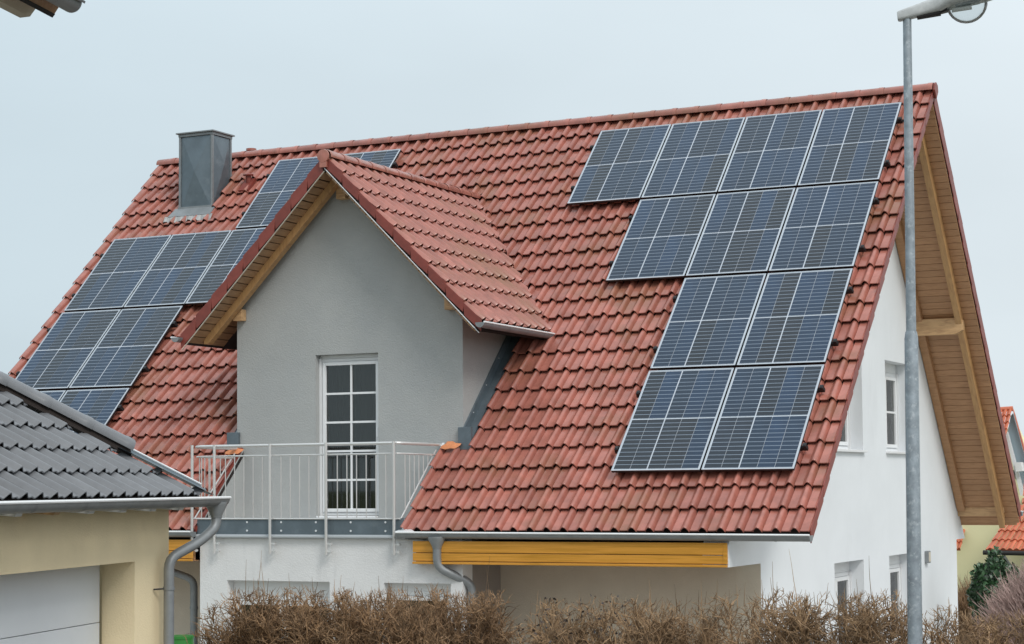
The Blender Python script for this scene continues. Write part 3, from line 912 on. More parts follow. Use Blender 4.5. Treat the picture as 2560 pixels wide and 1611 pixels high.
for x, z in ((-8.055, 2.80), (-4.90, 2.80), (DXC, 4.30)):
    mb = MB(); mb.box(x - .07, x + .07, WY - .11 if x != DXC else WY - .12, WY - .002, z - .075, z + .075)
    mb.build('purlin', M['beam'], house, bevel=0.006)
# white verge trim under the dark rear line of main roof

# valley gutters
for sg in (1, -1):
    mb = MB(); a = Vector((DXC, DRZ, DRZ)); b = Vector((DXC + sg * DHW, DRZ - DHW, DRZ - DHW))
    u = Vector((0, 0, 1)).cross(b - a).normalized() * 0.10
    mb.add([a + u + Vector((0, 0, .0)), a - u, b - u, b + u, a + Vector((0, 0, -.03)), b + Vector((0, 0, -.03))], [(0, 4, 5, 3), (4, 1, 2, 5)])
    mb.build('valley_gutter', M['zinc_blue'], house)

# side flashing between dormer wall and the roof
for sg, wx in ((1, DWR), (-1, DWL)):
    mb = MB()
    yt = 2.55
    # trough lying in the roof plane and upstand on the wall
    def q(x, y, n): return (x, y - n * C45, y + n * C45)
    mb.add([q(wx, WY - .02, .03), q(wx + sg * .13, WY - .02, .015), q(wx + sg * .13, yt, .015), q(wx, yt, .03)], [(0, 1, 2, 3)])
    mb.add([q(wx + sg * .12, WY - .02, .015), q(wx + sg * .135, WY - .02, .05), q(wx + sg * .135, yt, .05), q(wx + sg * .12, yt, .015)], [(0, 1, 2, 3)])
    h = 0.17
    mb.prism([(wx + sg * .001, WY - .01, WY + .03), (wx + sg * .001, yt, yt + .03), (wx + sg * .001, yt, yt + .03 + h), (wx + sg * .001, WY - .01, WY + .03 + h)], (sg * .012, 0, 0))
    mb.prism([(wx + sg * .010, WY - .01, WY + .01 + h), (wx + sg * .010, yt, yt + .01 + h), (wx + sg * .010, yt, yt + .03 + h), (wx + sg * .010, WY - .01, WY + .03 + h)], (sg * .014, 0, 0))
    # folded end box at the foot
    mb.box(min(wx - sg * .05, wx + sg * .13), max(wx - sg * .05, wx + sg * .13), WY - .05, WY - .002, WY - .08, WY + .20)
    mb.build('side_flashing', M['zinc_blue'], house, bevel=0.003)
    for k in range(4):
        mb = MB(); y = WY + .25 + k * .36; mb.tube([(wx + sg * .012, y, y + .14), (wx + sg * .02, y, y + .14)], .008, 6); mb.build('screw', M['zinc_bright'], house)
# mortar patches at the roof corners beside the balcony
for x, y in ((-4.90, 1.0), (-8.10, 0.98)):
    mb = MB()
    for k in range(1):
        n = 12
        ring = [(x + math.cos(2 * math.pi * i / n) * (.13 + .03 * math.sin(i * 2.1)), y + (math.sin(2 * math.pi * i / n) * (.07 + .02 * math.cos(i * 1.7))) * C45) for i in range(n)]
        vs = [(a, b - .028, b + .034) for a, b in ring] + [(x, y - .05, y + .062)]
        mb.add(vs, [(i, (i + 1) % n, n) for i in range(n)])
    mb.build('mortar_patch', M['patch'], house, smooth=True)

# eave box with varnished cladding ---------------------------------------
def eave_box(x0, x1):
    b_ = [(-0.385, -0.357), (-0.349, -0.257), (-0.249, -0.115)]
    mb = MB(); mb.box(x0 + .01, x1 - .01, 0.012, WY - .002, -0.383, -0.375); mb.box(x0 + .01, x1 - .01, .012, .03, -.375, -.12)
    eb = mb.build('eave_box', M['boards'], house)
    for i, (a, b) in enumerate(b_):
        mb = MB(); mb.box(x0, x1, -0.052 + (-.012 if i == 0 else 0), -0.031, a, b); mb.build('cladding_board', M['cladding'], eb, bevel=0.005)
    mb = MB(); mb.box(x1 - .045, x1 + .002, -.059, -.030, -.350, -.118) ; mb.build('cladding_trim', M['cladding'], eb, bevel=0.003)
eave_box(-4.88, GX - .005)
eave_box(-12.1, BL - .04)

# balcony: slab, zinc parapet, drip edge ---------------------------------
mb = MB(); mb.box(CUTL - .02, CUTR + .02, BY - .01, WY, -0.098, 0.12); mb.build('balcony_slab', M['plaster_bay'], house)
for x0, x1 in ((-8.03, -6.02), (-6.018, -5.05)):
    mb = MB(); mb.box(x0, x1, BY - .035, BY - .012, -0.045, 0.150); mb.box(x0, x1, BY - .035, BY + .10, .150, .158)
    sh_ = mb.build('parapet_sheet', M['zinc_blue'], house)
    n = 4 if x1 - x0 > 1.5 else 2
    for k in range(n):
        x = x0 + (x1 - x0) * (k + .5) / n
        for z in (0.0, .105):
            mb = MB(); mb.tube([(x, BY - .036, z), (x, BY - .043, z)], .013, 8); mb.build('rivet', M['zinc_bright'], sh_)
mb = MB(); mb.prism([(-8.05, BY - .036, -0.046), (-8.05, BY - .068, -0.066), (-8.05, BY - .068, -.080), (-8.05, BY - .01, -.097), (-8.05, BY - .01, -.046)], (3.02, 0, 0))
mb.build('drip_edge', M['drip'], house)
# cheeks: cut edges of the roof beside the balcony
for x in (CUTL, CUTR):
    sg = 1 if x == CUTL else -1
    mb = MB(); mb.prism([(x, 0.0, -.02), (x, WY, WY - .02), (x, WY, .12), (x, .12, .12)], (-sg * .03, 0, 0)); mb.build('roof_cheek', M['plaster_grey'], house)
    mb = MB(); mb.prism([(x + sg * .004, -.01, .018), (x + sg * .004, WY - .02, WY + .012), (x + sg * .004, WY - .02, WY - .03), (x + sg * .004, .0, -.02)], (-sg * .03, 0, 0)); mb.build('cheek_trim', M['zinc_bright'] if sg < 0 else M['tile_side'], house)

# gutters ------------------------------------------------------------------
def gutter(parent, a, b, rad, mt, outward, name='gutter', brackets=0.8, ends=True, bead=0.011):
    a, b, outward = Vector(a), Vector(b), Vector(outward).normalized()
    up = Vector((0, 0, 1)); K = 12; mb = MB()
    for r_, fl in ((rad, 0), (rad - .004, 1)):
        vs = [p + outward * (math.cos(math.pi * k / K) * r_) - up * (math.sin(math.pi * k / K) * r_) for p in (a, b) for k in range(K + 1)]
        mb.add(vs, [(k, k + 1, K + 2 + k, K + 1 + k) for k in range(K)])
    g = mb.build(name, mt, parent, smooth=True)
    mb = MB(); mb.tube([a + outward * rad + up * .004, b + outward * rad + up * .004], bead, 8); mb.build('bead', M['bead'], g, smooth=True)
    if ends:
        for p in (a, b):
            mb = MB(); vs = [p + outward * (math.cos(math.pi * k / K) * rad) - up * (math.sin(math.pi * k / K) * rad) for k in range(K + 1)]
            mb.add(vs, [tuple(range(K + 1))]); mb.build('end_cap', mt, g)
    n = max(1, int((b - a).length / brackets)); u = (b - a).normalized()
    for i in range(n):
        p = a + (b - a) * ((i + .45) / n); mb = MB(); r_ = rad + .003
        vs = [p + u * o_ + outward * (math.cos(math.pi * k / K) * r_) - up * (math.sin(math.pi * k / K) * r_) for o_ in (-.012, .012) for k in range(K + 1)]
        mb.add(vs, [(k, k + 1, K + 2 + k, K + 1 + k) for k in range(K)]); mb.build('gutter_bracket', M['zinc'], g)
    return g
gutter(house, (CUTR - .02, -.060, -.015), (0.03, -.060, -.030), .068, M['zinc'], (0, -1, 0), brackets=.66)
gutter(house, (-RL, -.060, -.015), (CUTL + .0, -.060, -.015), .068, M['zinc'], (0, -1, 0), brackets=.8)
gutter(house, (-RL, RY1 + .07, rear_z(RY1) - .09), (0.03, RY1 + .07, rear_z(RY1) - .09), .068, M['zinc'], (0, 1, 0))
# dormer gutters
gr = gutter(house, (DXC + DHW + .035, DYF - .10, DRZ - DHW - .02), (DXC + DHW + .035, DRZ - DHW - .05, DRZ - DHW - .035), .062, M['zinc'], (1, 0, 0), brackets=.5)
gutter(house, (DXC - DHW - .035, DYF - .10, DRZ - DHW - .02), (DXC - DHW - .035, DRZ - DHW - .05, DRZ - DHW - .035), .062, M['zinc'], (-1, 0, 0), brackets=.5)
mb = MB(); mb.add([(CUTR - .04, -.02, .015), (CUTR + .25, -.13, -.005), (CUTR - .03, -.13, .0), (CUTR + .1, .02, .03)], [(0, 2, 1, 3)]); mb.build('gutter_inlet_sheet', M['zinc_bright'], house)

# downpipes ------------------------------------------------------------------
def bendpath(pts, k=4, rr=.10):
    pts = [Vector(p) for p in pts]; out = [pts[0]]
    for i in range(1, len(pts) - 1):
        a, b, c = pts[i - 1], pts[i], pts[i + 1]
        ra = min(rr, (b - a).length * .45, (c - b).length * .45)
        p0 = b + (a - b).normalized() * ra; p2 = b + (c - b).normalized() * ra
        for j in range(k + 1):
            t = j / k; out.append(p0 * (1 - t) ** 2 + b * 2 * t * (1 - t) + p2 * t * t)
    out.append(pts[-1]); return out
def downpipe(parent, pts, r, mt, funnel=True, clamps=()):
    mb = MB(); P_ = bendpath(pts); mb.tube(P_, r, 14)
    p = mb.build('downpipe', mt, parent, smooth=True)
    if funnel:
        a = Vector(pts[0]); mb = MB()
        mb.tube([a + Vector((0, 0, .05)), a + Vector((0, 0, .02)), a + Vector((0, 0, -.07)), a + Vector((0, 0, -.09))], [r * 2.1, r * 2.1, r * 1.15, r * 1.12], 14); mb.build('funnel', mt, p, smooth=True)
    for z in clamps:
        e = Vector(pts[-1]); mb = MB()
        mb.tube([(e.x, e.y, z - .015), (e.x, e.y, z + .015)], r + .006, 14); mb.build('clamp', mt, p, smooth=True)
    return p
downpipe(house, [(-4.545, -.060, -.11), (-4.545, -.060, -.42), (BR + .07, .16, -.62), (BR + .07, .22, -2.45)], .052, M['zinc'], clamps=(-.9,))
downpipe(house, [(-9.6, -.060, -.11), (-9.6, -.060, -.25), (-8.75, .30, -.50), (-8.36, .42, -.64), (-8.36, .42, -2.45)], .048, M['zinc'], clamps=(-1.0,))
mb = MB(); mb.tube([(-8.12, .40, -.39), (-8.12, .40, -2.45)], .03, 10); mb.build('drain_pipe', M['plaster_tan'], house, smooth=True)

# chimney ------------------------------------------------------------------
cx0, cx1, cy0, cy1, cz1 = -11.85, -11.24, 4.94, 5.44, 6.16
mb = MB(); mb.box(cx0, cx1, cy0, cy1, 4.7, cz1); chim = mb.build('chimney', M['zinc_blue'], house)
def creased(p00, p10, p11, p01, out, d=.055):
    p = [Vector(v) for v in (p00, p10, p11, p01)]; o_ = Vector(out)
    p = [v + o_ * .004 for v in p]; c = sum(p, Vector()) / 4 + o_ * d
    mb = MB(); mb.add(p + [c], [(0, 1, 4), (1, 2, 4), (2, 3, 4), (3, 0, 4)]); mb.build('creased_sheet', M['zinc_blue'], chim)
creased((cx0 + .03, cy0, 4.98), (cx1 - .03, cy0, 4.98), (cx1 - .03, cy0, cz1 - .05), (cx0 + .03, cy0, cz1 - .05), (0, -1, 0))
creased((cx1, cy0 + .03, 5.02), (cx1, cy1 - .03, 5.45), (cx1, cy1 - .03, cz1 - .05), (cx1, cy0 + .03, cz1 - .05), (1, 0, 0))
for x, y in ((cx0, cy0), (cx1, cy0), (cx1, cy1)):
    mb = MB(); mb.box(x - .018, x + .018, y - .018, y + .018, 4.9 if y < 5 else 5.4, cz1 - .01); mb.build('corner_seam', M['zinc'], chim)
mb = MB(); mb.box(cx0 - .025, cx1 + .025, cy0 - .025, cy1 + .025, cz1 - .045, cz1); mb.box(cx0 - .055, cx1 + .055, cy0 - .055, cy1 + .055, cz1 + .0, cz1 + .022)
mb.build('chimney_cap', M['zinc'], chim, bevel=.003)
mb = MB(); mb.box(cx0 - .03, cx1 + .03, cy0 - .03, cy0 - .004, cy0 - .03, cy0 + .05)
mb.add([(cx0 - .08, cy0 - .02, cy0 + .03), (cx1 + .08, cy0 - .02, cy0 + .03), (cx1 + .10, cy0 - .20, cy0 - .12), (cx0 - .10, cy0 - .20, cy0 - .12)], [(0, 1, 2, 3)])
mb.build('flashing', M['zinc'], chim)
mb = MB(); nn_ = 24; vs = []
for i in range(nn_ + 1):
    x = cx0 - .16 + (cx1 - cx0 + .30) * i / nn_
    h_ = .02 * math.sin(i * 1.55)
    y = cy0 - .19; vs.append((x, y, y + .075)); y = cy0 - .26 - .015 * math.sin(i * 2.2); vs.append((x, y - h_ * .5, y + .045 + h_))
mb.add(vs, [(2 * i, 2 * i + 1, 2 * i + 3, 2 * i + 2) for i in range(nn_)]); mb.build('lead_skirt', M['lead'], chim)
# vents
mb = MB(); mb.tube([(-11.28, 6.10, 5.7), (-11.28, 6.10, 6.06)], .07, 12); mb.tube([(-11.28, 6.10, 6.03), (-11.28, 6.10, 6.065)], .085, 12); mb.build('vent_pipe', M['tile'], house, smooth=True)
mb = MB(); y = 5.32; mb.tube([(-10.80, y, y), (-10.80, y - .02, y + .15)], .045, 10); mb.tube([(-10.80, y - .02, y + .15), (-10.80, y - .022, y + .17), (-10.80, y - .024, y + .19)], [.08, .085, .02], 12)
mb.obox((-10.80, y - .05, y - .01), (1, 0, 0), (0, C45, C45), (0, -C45, C45), .18, .30, .05); mb.build('roof_vent', M['tile_side'], house, smooth=True)
# small wall box on the gable
mb = MB(); mb.box(GX + .001, GX + .06, 8.63 - .07, 8.63 + .07, -.68, -.50); mb.build('wall_light', M['zinc'], house, bevel=.006)
mb = MB(); mb.box(GX + .060, GX + .064, 8.58, 8.68, -.66, -.52); mb.build('wall_light_lens', M['plaster_tan'], house)

# ------------------------------------------------------------------ solar panels
FR = MB(); fw, fh = .0115, .035
FR.box(0, MWd, 0, fw, -.007, 0); FR.box(0, MWd, MLn - fw, MLn, -.007, 0); FR.box(0, fw, fw, MLn - fw, -.007, 0); FR.box(MWd - fw, MWd, fw, MLn - fw, -.007, 0)
FS = MB(); e_ = .0015; FS.box(e_, MWd - e_, e_, fw, -fh, -.0072); FS.box(e_, MWd - e_, MLn - fw, MLn - e_, -fh, -.0072); FS.box(e_, fw, fw, MLn - fw, -fh, -.0072); FS.box(MWd - fw, MWd - e_, fw, MLn - fw, -fh, -.0072)  # frame sides, coloured black to stand for their shade below the lip
BS = MB(); BS.box(fw, MWd - fw, fw, MLn - fw, -.0068, -.004)
def basemesh(mb, name, m):
    ob = mb.build(name, m, origin=(0, 0, 0)); me = ob.data; D.objects.remove(ob); WP.pop(ob, None) if False else None
    return me
def quickmesh(mb, name, m):
    me = D.meshes.new(name); me.from_pydata(mb.v, [], mb.f); me.materials.append(m)
    bm = bmesh.new(); bm.from_mesh(me); bmesh.ops.recalc_face_normals(bm, faces=bm.faces); bm.to_mesh(me); bm.free(); return me
me_fr = quickmesh(FR, 'frame', M['alu']); me_fs = quickmesh(FS, 'frame_side', M['black']); me_bs = quickmesh(BS, 'backsheet', M['alu_white'])
in0, in1 = .026, MWd - .026
gaps = [.006, .017, .006, .006]
sw = (in1 - in0 - sum(gaps)) / 5
sx = []; x = in0
for k in range(5):
    sx.append((x, x + sw)); x += sw + (gaps[k] if k < 4 else 0)
half = (MLn - .052 - .020) / 2
ST = MB(); ST.box(0, sw, 0, half, -.002, 0.0)
me_st = quickmesh(ST, 'cell_strip', M['cell'])
CL = MB(); CL.box(0, .04, 0, .05, -.045, .004)
rotm = R_main.to_euler()
def ppos(x, v, n=0.13): return Vector((x, RIDGE - v * C45, RIDGE - v * C45)) + R_main @ Vector((0, 0, n))
def panel(x, v, label, group):
    base = ppos(x, v + MLn)
    root = D.objects.new('solar_panel', None); COL.objects.link(root); root.empty_display_size = .2
    place(root, base); setp(root, label, 'solar panel', group)
    Rt = R_main @ Matrix.Rotation(random.uniform(-.0015, .0015), 3, 'X') @ Matrix.Rotation(random.uniform(-.0012, .0012), 3, 'Y')
    root.rotation_euler = Rt.to_euler()
    for nm, me in (('frame', me_fr), ('frame_side', me_fs), ('backsheet', me_bs)):
        o = D.objects.new(nm, me); COL.objects.link(o); o.parent = root
    for (a, b) in sx:
        for j in (0, 1):
            o = D.objects.new('cell_strip', me_st); COL.objects.link(o); o.parent = root
            o.location = (a, .026 + j * (half + .020), 0.0)
ordn = ['leftmost', 'second from left', 'third from left', 'fourth from left']
rown = ['top', 'second', 'third', 'bottom']
for r, n in PANELS_R:
    for k in range(n):
        x = XR - (n - k) * (MWd + MGp) + MGp
        pos = (ordn[k] if k < n - 1 else 'rightmost')
        panel(x, VT + r * MP, 'solar panel, %s in the %s row of the array beside the street lamp' % (pos, rown[r]), 'solar panels right of the dormer')
for r, (x0, n) in enumerate([(X1L, 2), (XL, 3), (XL, 2), (XL, 2)]):
    for k in range(n):
        pos = (ordn[k] if k < n - 1 else 'rightmost')
        lab = 'solar panel, %s in the %s row of the array below the chimney' % (pos, rown[r])
        if r == 0: lab = 'solar panel right of the chimney, %s' % ('left of the dormer peak' if k == 0 else 'its right end showing behind the dormer ridge')
        panel(x0 + k * (MWd + MGp), VL + r * MP, lab, 'solar panels left of the dormer')
# mounting rails with end clamps
def rail(x0, x1, v, label, group):
    mb = MB(); c0 = ppos(x0, v, .072); c1 = ppos(x1, v, .072)
    mb.obox((c0 + c1) / 2, (1, 0, 0), (0, C45, C45), (0, -C45, C45), (x1 - x0), .04, .040)
    root = thing('mounting_rail', (c0 + c1) / 2, label, 'mounting rail', group)
    mb.build('rail_profile', M['black'], root)
    for x in (x0 + .03, x1 - .03):
        mb = MB(); mb.obox(ppos(x, v, .105), (1, 0, 0), (0, C45, C45), (0, -C45, C45), .045, .055, .055)
        mb.obox(ppos(x, v, .132), (1, 0, 0), (0, C45, C45), (0, -C45, C45), .03, .03, .012); mb.build('end_clamp', M['black'], root, bevel=.003)
    n = int((x1 - x0) / 1.1)
    for k in range(1, n):
        x = x0 + .07 + k * (MWd + MGp) - MGp / 2
        mb = MB(); mb.obox(ppos(x, v, .128), (1, 0, 0), (0, C45, C45), (0, -C45, C45), .018, .05, .014); mb.build('mid_clamp', M['black'], root)
    for k in range(2 * n):
        x = x0 + (x1 - x0) * (k + .5) / (2 * n)
        mb = MB(); mb.obox(ppos(x, v, .035), (1, 0, 0), (0, C45, C45), (0, -C45, C45), .03, .10, .045); mb.build('roof_hook', M['alu'], root)
for r, n in PANELS_R:
    x0 = XR - n * (MWd + MGp) + MGp
    for j, f in enumerate((.22, .78)):
        rail(x0 - .07, XR + .07, VT + r * MP + MLn * f, 'black clamp rail under the %s half of the %s panel row beside the street lamp' % (('upper', 'lower')[j], rown[r]), 'clamp rails under the right solar array')
for r, (x0, n) in enumerate([(X1L, 2), (XL, 3), (XL, 2), (XL, 2)]):
    x1 = x0 + n * (MWd + MGp) - MGp
    for j, f in enumerate((.22, .78)):
        rail(x0 - .07, x1 + .07, VL + r * MP + MLn * f, 'black clamp rail under the %s half of the %s panel row below the chimney' % (('upper', 'lower')[j], rown[r]), 'clamp rails under the left solar array')

# ------------------------------------------------------------------ balcony railing
rl = thing('balcony_railing', (-6.5, .02, .15), 'stainless steel balcony railing with thin vertical bars before the dormer door', 'railing')
YR = .015
XA, XB = -8.07, -5.08
rp = [(XA, .95, 1.045)] + [(XA, YR + .10, 1.05), (XA + .02, YR + .03, 1.052)] + [(x, YR, 1.055) for x in (-7.95, -6.9, -6.1, -5.25)] + [(XB - .05, YR + .01, 1.055), (XB, YR + .07, 1.053), (XB + .01, 1.04, 1.045)]
mb = MB(); mb.tube(rp, .021, 10); mb.build('handrail', M['steel'], rl, smooth=True)
rp2 = [(x, y, z - .125) for x, y, z in rp]
mb = MB(); mb.tube(rp2, .011, 8); mb.build('mid_rail', M['steel'], rl, smooth=True)
mb = MB(); mb.tube([(XA, YR, .148), (XB, YR, .148)], .011, 8); mb.build('bottom_rail', M['steel'], rl, smooth=True)
for x in (XA, XB):
    mb = MB(); mb.tube([(x, YR + .01, .15), (x, .92, .98)], .010, 8); mb.build('bottom_rail', M['steel'], rl, smooth=True)
for x in (XA, -7.733, -6.905, -6.095, -5.145):
    mb = MB(); mb.tube([(x, YR - .045, -.285), (x, YR - .045, 1.075)], .019, 10)
    p = mb.build('post', M['steel'], rl, smooth=True)
    for z in (-.16, -.25):
        mb = MB(); mb.tube([(x + .0, YR - .045, z), (x + .01, BY + .01, z)], .009, 6)
        mb.tube([(x - .03, YR - .045, z), (x + .075, YR - .045, z)], .007, 6); mb.tube([(x + .06, YR - .05, z), (x + .06, YR - .02, z)], .018, 8)
        mb.build('bracket', M['steel'], p)
xs = []
posts = [XA, -7.733, -6.905, -6.095, -5.145]
for a, b, n in ((XA, -7.733, 2), (-7.733, -6.905, 6), (-6.905, -6.095, 6), (-6.095, -5.145, 7)):
    for k in range(1, n if n > 2 else 3): xs.append(a + (b - a) * k / (n if n > 2 else 3))
for x in xs:
    mb = MB(); mb.tube([(x, YR, .15), (x, YR, .928)], .0068, 6); mb.build('baluster', M['steel'], rl, smooth=True)
for x in (XA, XB):
    for k in range(1, 8):
        y = YR + .115 * k
        mb = MB(); mb.tube([(x, y, .15 + (y - YR) * .92), (x, y, .925)], .0068, 6); mb.build('baluster', M['steel'], rl, smooth=True)

# ------------------------------------------------------------------ garage
TH = math.radians(-14); BE = math.radians(34)
ga = Vector((math.sin(TH), math.cos(TH), 0)); gn = Vector((math.cos(TH), -math.sin(TH), 0))
GE = Vector((-3.8133, -5.7668, .4781))      # far lower corner of the tiled slope
gup = (-gn * math.cos(BE) + Vector((0, 0, math.sin(BE)))); gN = (gn * math.sin(BE) + Vector((0, 0, math.cos(BE))))
def GP(u, off, z): return Vector((GE.x, GE.y, 0)) + ga * u - gn * off + Vector((0, 0, z))
garage = thing('garage', GP(-3, 2.5, -2.45), 'beige rendered garage with dark grey hipped tile roof and white door, left foreground', 'garage')
def gbox(mb, u0, u1, o0, o1, z0, z1):
    vs = [GP(u, o, z) for u in (u0, u1) for o in (o0, o1) for z in (z0, z1)]
    mb.add(vs, [(0, 1, 3, 2), (4, 6, 7, 5), (0, 4, 5, 1), (2, 3, 7, 6), (0, 2, 6, 4), (1, 5, 7, 3)])
WU = -.165
wall_mesh('garage_wall', lambda u, v: GP(u, .30, v), [-6.5, -6.0, -.925, WU], [-2.6, -.085, .44], lambda u, v: -6.0 < u < -.925 and v < -.085, [],
          -gn * .30, M['plaster_beige'], garage)
mb = MB(); gbox(mb, WU - .24, WU, .60, 4.8, -2.6, .36); gbox(mb, -6.5, -6.26, .60, 4.8, -2.6, .36); mb.build('garage_side_wall', M['plaster_beige'], garage)
# sectional door
gd_root = MB(); gbox(gd_root, -5.98, -.945, .640, .66, -2.6, -.09); gdoor = gd_root.build('garage_door', M['dark'], garage)
zt = -.10
for k in range(5):
    z1_ = zt - k * .505; z0_ = z1_ - .499
    mb = MB(); gbox(mb, -5.97, -.975, .598, .638, z0_, z1_); mb.build('door_panel', M['garagedoor'], gdoor, bevel=.004)
# roof
hipw = 2.6
apex_off = hipw
mb = MB()
top = [GE, GE + ga * -7.5, GE + ga * -7.5 + gup * (hipw / math.cos(BE)), GE - ga * hipw + gup * (hipw / math.cos(BE))]
top[0] = top[0] + gup * .06 - ga * .10; top[1] = top[1] + gup * .06
pt = [p - gN * .045 for p in top]; pb = [p - Vector((0, 0, .09)) for p in top]
mb.add(pt + pb, [(0, 1, 2, 3), (7, 6, 5, 4), (0, 1, 5, 4), (1, 2, 6, 5), (2, 3, 7, 6), (3, 0, 4, 7)])
# far hip side
back = [GE, GE - gn * 2 * hipw, GE - gn * hipw - ga * hipw + Vector((0, 0, hipw * math.tan(BE)))]
mb.add([p - Vector((0, 0, .05)) for p in back], [(0, 1, 2)])
groof = mb.build('garage_roof', M['deck'], garage)
GW, GLN = .249, .345
def wave_arrays(w, ln):
    prof = [(w * k / 18, .019 * math.cos(2 * math.pi * (k / 18 - .25)) + .012 * math.cos(4 * math.pi * (k / 18 - .22))) for k in range(19)]
    rows = [(ln + .04, -.026), (.012, .020), (.002, .017), (0, .008), (.006, .007)]
    n = len(prof); vs = [(x, y, z + zz) for y, zz in rows for x, z in prof]
    fs = [(r * n + i, (r + 1) * n + i, (r + 1) * n + i + 1, r * n + i + 1) for r in range(len(rows) - 1) for i in range(n - 1)]
    return np.array(vs), fs
VG = wave_arrays(GW, GLN); me_gt = mk_tile_mesh('roof_tile', VG, [M['darktile']])
R_g = frame3(ga, gup, gN)
hipn = (-gn - ga).normalized()   # horizontal direction of the hip going up
clipn = (ga + gn * -1).normalized()
cnt = 0
for r in range(9):
    for i in range(30):
        u1_ = -i * GW + .06; u0_ = u1_ - GW
        v0 = r * GLN
        hu = -(v0) * math.cos(BE) - .10
        if u0_ > hu - .02: continue
        c = GE + ga * u0_ + gup * v0
        px, py, pz = proj(c + ga * (GW / 2) + gup * (GLN / 2))
        if px < -120 or py < 800: continue
        R_ = jitter(R_g, .008)
        if u1_ > -(v0 + GLN) * math.cos(BE) - .10:
            co = GE + ga * (-.10); no = (ga - gn * 1.0)
            # vertical plane through the hip, kept side is the garage side
            no = (ga * 1.0 - gn * -1.0); no = (ga - gn).normalized() if False else (ga + (-gn) * -1.0)
            hipdir = (-ga - gn); no = Vector((hipdir.y, -hipdir.x, 0)).normalized()
            if no.dot(ga) < 0: no = -no
            vs, fs = clipped(VG, R_, c, [(co, no)])
            if not fs: continue
            m2 = MB(); m2.add(vs, fs); m2.build('roof_tile', M['darktile'], groof, smooth=True)
        else:
            ob = D.objects.new('roof_tile', me_gt); COL.objects.link(ob); place(ob, c, groof); ob.rotation_euler = R_.to_euler()
        cnt += 1
# hip caps
hd = (-ga * math.cos(BE) + gup - ga * 0).normalized()
hipdir3 = (gup * (1 / math.cos(BE)) - ga).normalized()
h0 = GE + hipdir3 * .82 + Vector((0, 0, .06))
ridge_caps(groof, h0, h0 + hipdir3 * .42 * 8, 8, .105, M['darktile'], name='hip_tile', flare=.006)
mb = MB(); q0 = GE + hipdir3 * .84; q1 = q0 + hipdir3 * 3.4; sw_ = Vector((hipdir3.y, -hipdir3.x, 0)).normalized()
mb.prism([q0 + sw_ * .085 - Vector((0, 0, .02)), q0 - sw_ * .085 - Vector((0, 0, .02)), q0 - sw_ * .07 + Vector((0, 0, .055)), q0 + sw_ * .07 + Vector((0, 0, .055))], q1 - q0); mb.build('hip_underlay', M['deck'], groof)
# metal verge channel at the foot of the hip
ch = MB(); s_ = hipdir3; sd = ga * .5 + gn * .5; sd = Vector((hipdir3.y, -hipdir3.x, 0)).normalized()
if sd.dot(ga) < 0: sd = -sd
a_, b_ = GE + Vector((0, 0, .005)) - s_ * .0, GE + s_ * .98 + Vector((0, 0, .005))
for w0, w1, z0_, z1_ in ((-.16, .0, -.01, .0), (.0, .03, .0, .045), (.03, .13, .045, .045), (.13, .14, .045, .09)):
    ch.add([a_ + sd * w0 + Vector((0, 0, z0_)), a_ + sd * w1 + Vector((0, 0, z1_)), b_ + sd * w1 + Vector((0, 0, z1_)), b_ + sd * w0 + Vector((0, 0, z0_))], [(0, 1, 2, 3)])
ch.build('verge_channel', M['zinc_blue'], groof)
mb = MB(); mb.tube([a_ + sd * .14 + Vector((0, 0, .09)), b_ + sd * .14 + Vector((0, 0, .09))], .010, 6); mb.build('channel_bead', M['zinc_bright'], groof)
# gutter, rafter heads, downpipe
gg = gutter(garage, GP(-7.5, -.07, .445), GP(.20, -.07, .445), .075, M['zinc'], gn, brackets=.78, bead=.013)
for k in range(9):
    mb = MB(); u = -.55 - k * .62
    vs = [GP(u_, o_, z_) for u_ in (u - .05, u + .05) for o_, z_ in ((.0, .40), (.35, .50), (.35, .37), (.03, .345))]
    mb.add(vs, [(0, 1, 2, 3), (4, 5, 6, 7), (0, 1, 5, 4), (1, 2, 6, 5), (2, 3, 7, 6), (3, 0, 4, 7)]); mb.build('rafter_head', M['white'] if k != 4 else M['beam'], garage, bevel=.004)
mb = MB(); gbox(mb, WU + .01, .16, .32, 3.0, .36, .375); mb.build('eave_soffit', M['pvc'], garage)
gp_ = downpipe(garage, [GP(.06, -.065, .36), GP(.06, -.065, .19), GP(-.13, .02, .06), GP(-.43, .19, -.08), GP(-.43, .19, -2.45)], .046, M['zinc'], clamps=(-.34,))
mb = MB(); mb.tube([GP(-.43, .19, -.34), GP(-.53, .29, -.345)], .008, 6); mb.build('pipe_bracket', M['black'], gp_)

# ------------------------------------------------------------------ neighbour's eave at the top left
nh = thing('neighbour_house', (-2.9, -9.4, -2.45) if False else (-5.0, -12.0, -2.45), 'corner of a neighbouring roof eave with grey gutter, cut off at top left', 'house')
P0 = CAM_POS
def ray(x, y):     # photo pixel -> direction
    return FX + RX * ((x - 1280) / FPX) - UX * ((y - 910.44) / FPX)
apl = ga.dot(P0 + ray(100, 20) * 14)
def na(x, y):
    r = ray(x, y); t = (apl - ga.dot(P0)) / ga.dot(r); return P0 + r * t
def extr(pix, L, mt, name, bevel=0.0, **k):
    mb = MB(); mb.prism([na(*p) for p in pix], -ga * L); return mb.build(name, mt, nh, bevel=bevel)
extr([(50, 45), (75, 42), (93, 17), (120, -60), (-30, -60), (-10, -8)], 5.0, M['plaster_tan'], 'eave_box')
extr([(93, 12), (131, 44), (136, 36), (148, 17), (150, -40), (100, -40)], 5.0, M['boards'], 'eave_board')
extr([(131, 45), (138, 36), (134, 33), (127, 41)], 5.0, M['dark'], 'drip_lath')
c0 = na(180, 6)
gutter(nh, c0 - ga * 5.0, c0, .078, M['zinc'], gn, brackets=1.2)
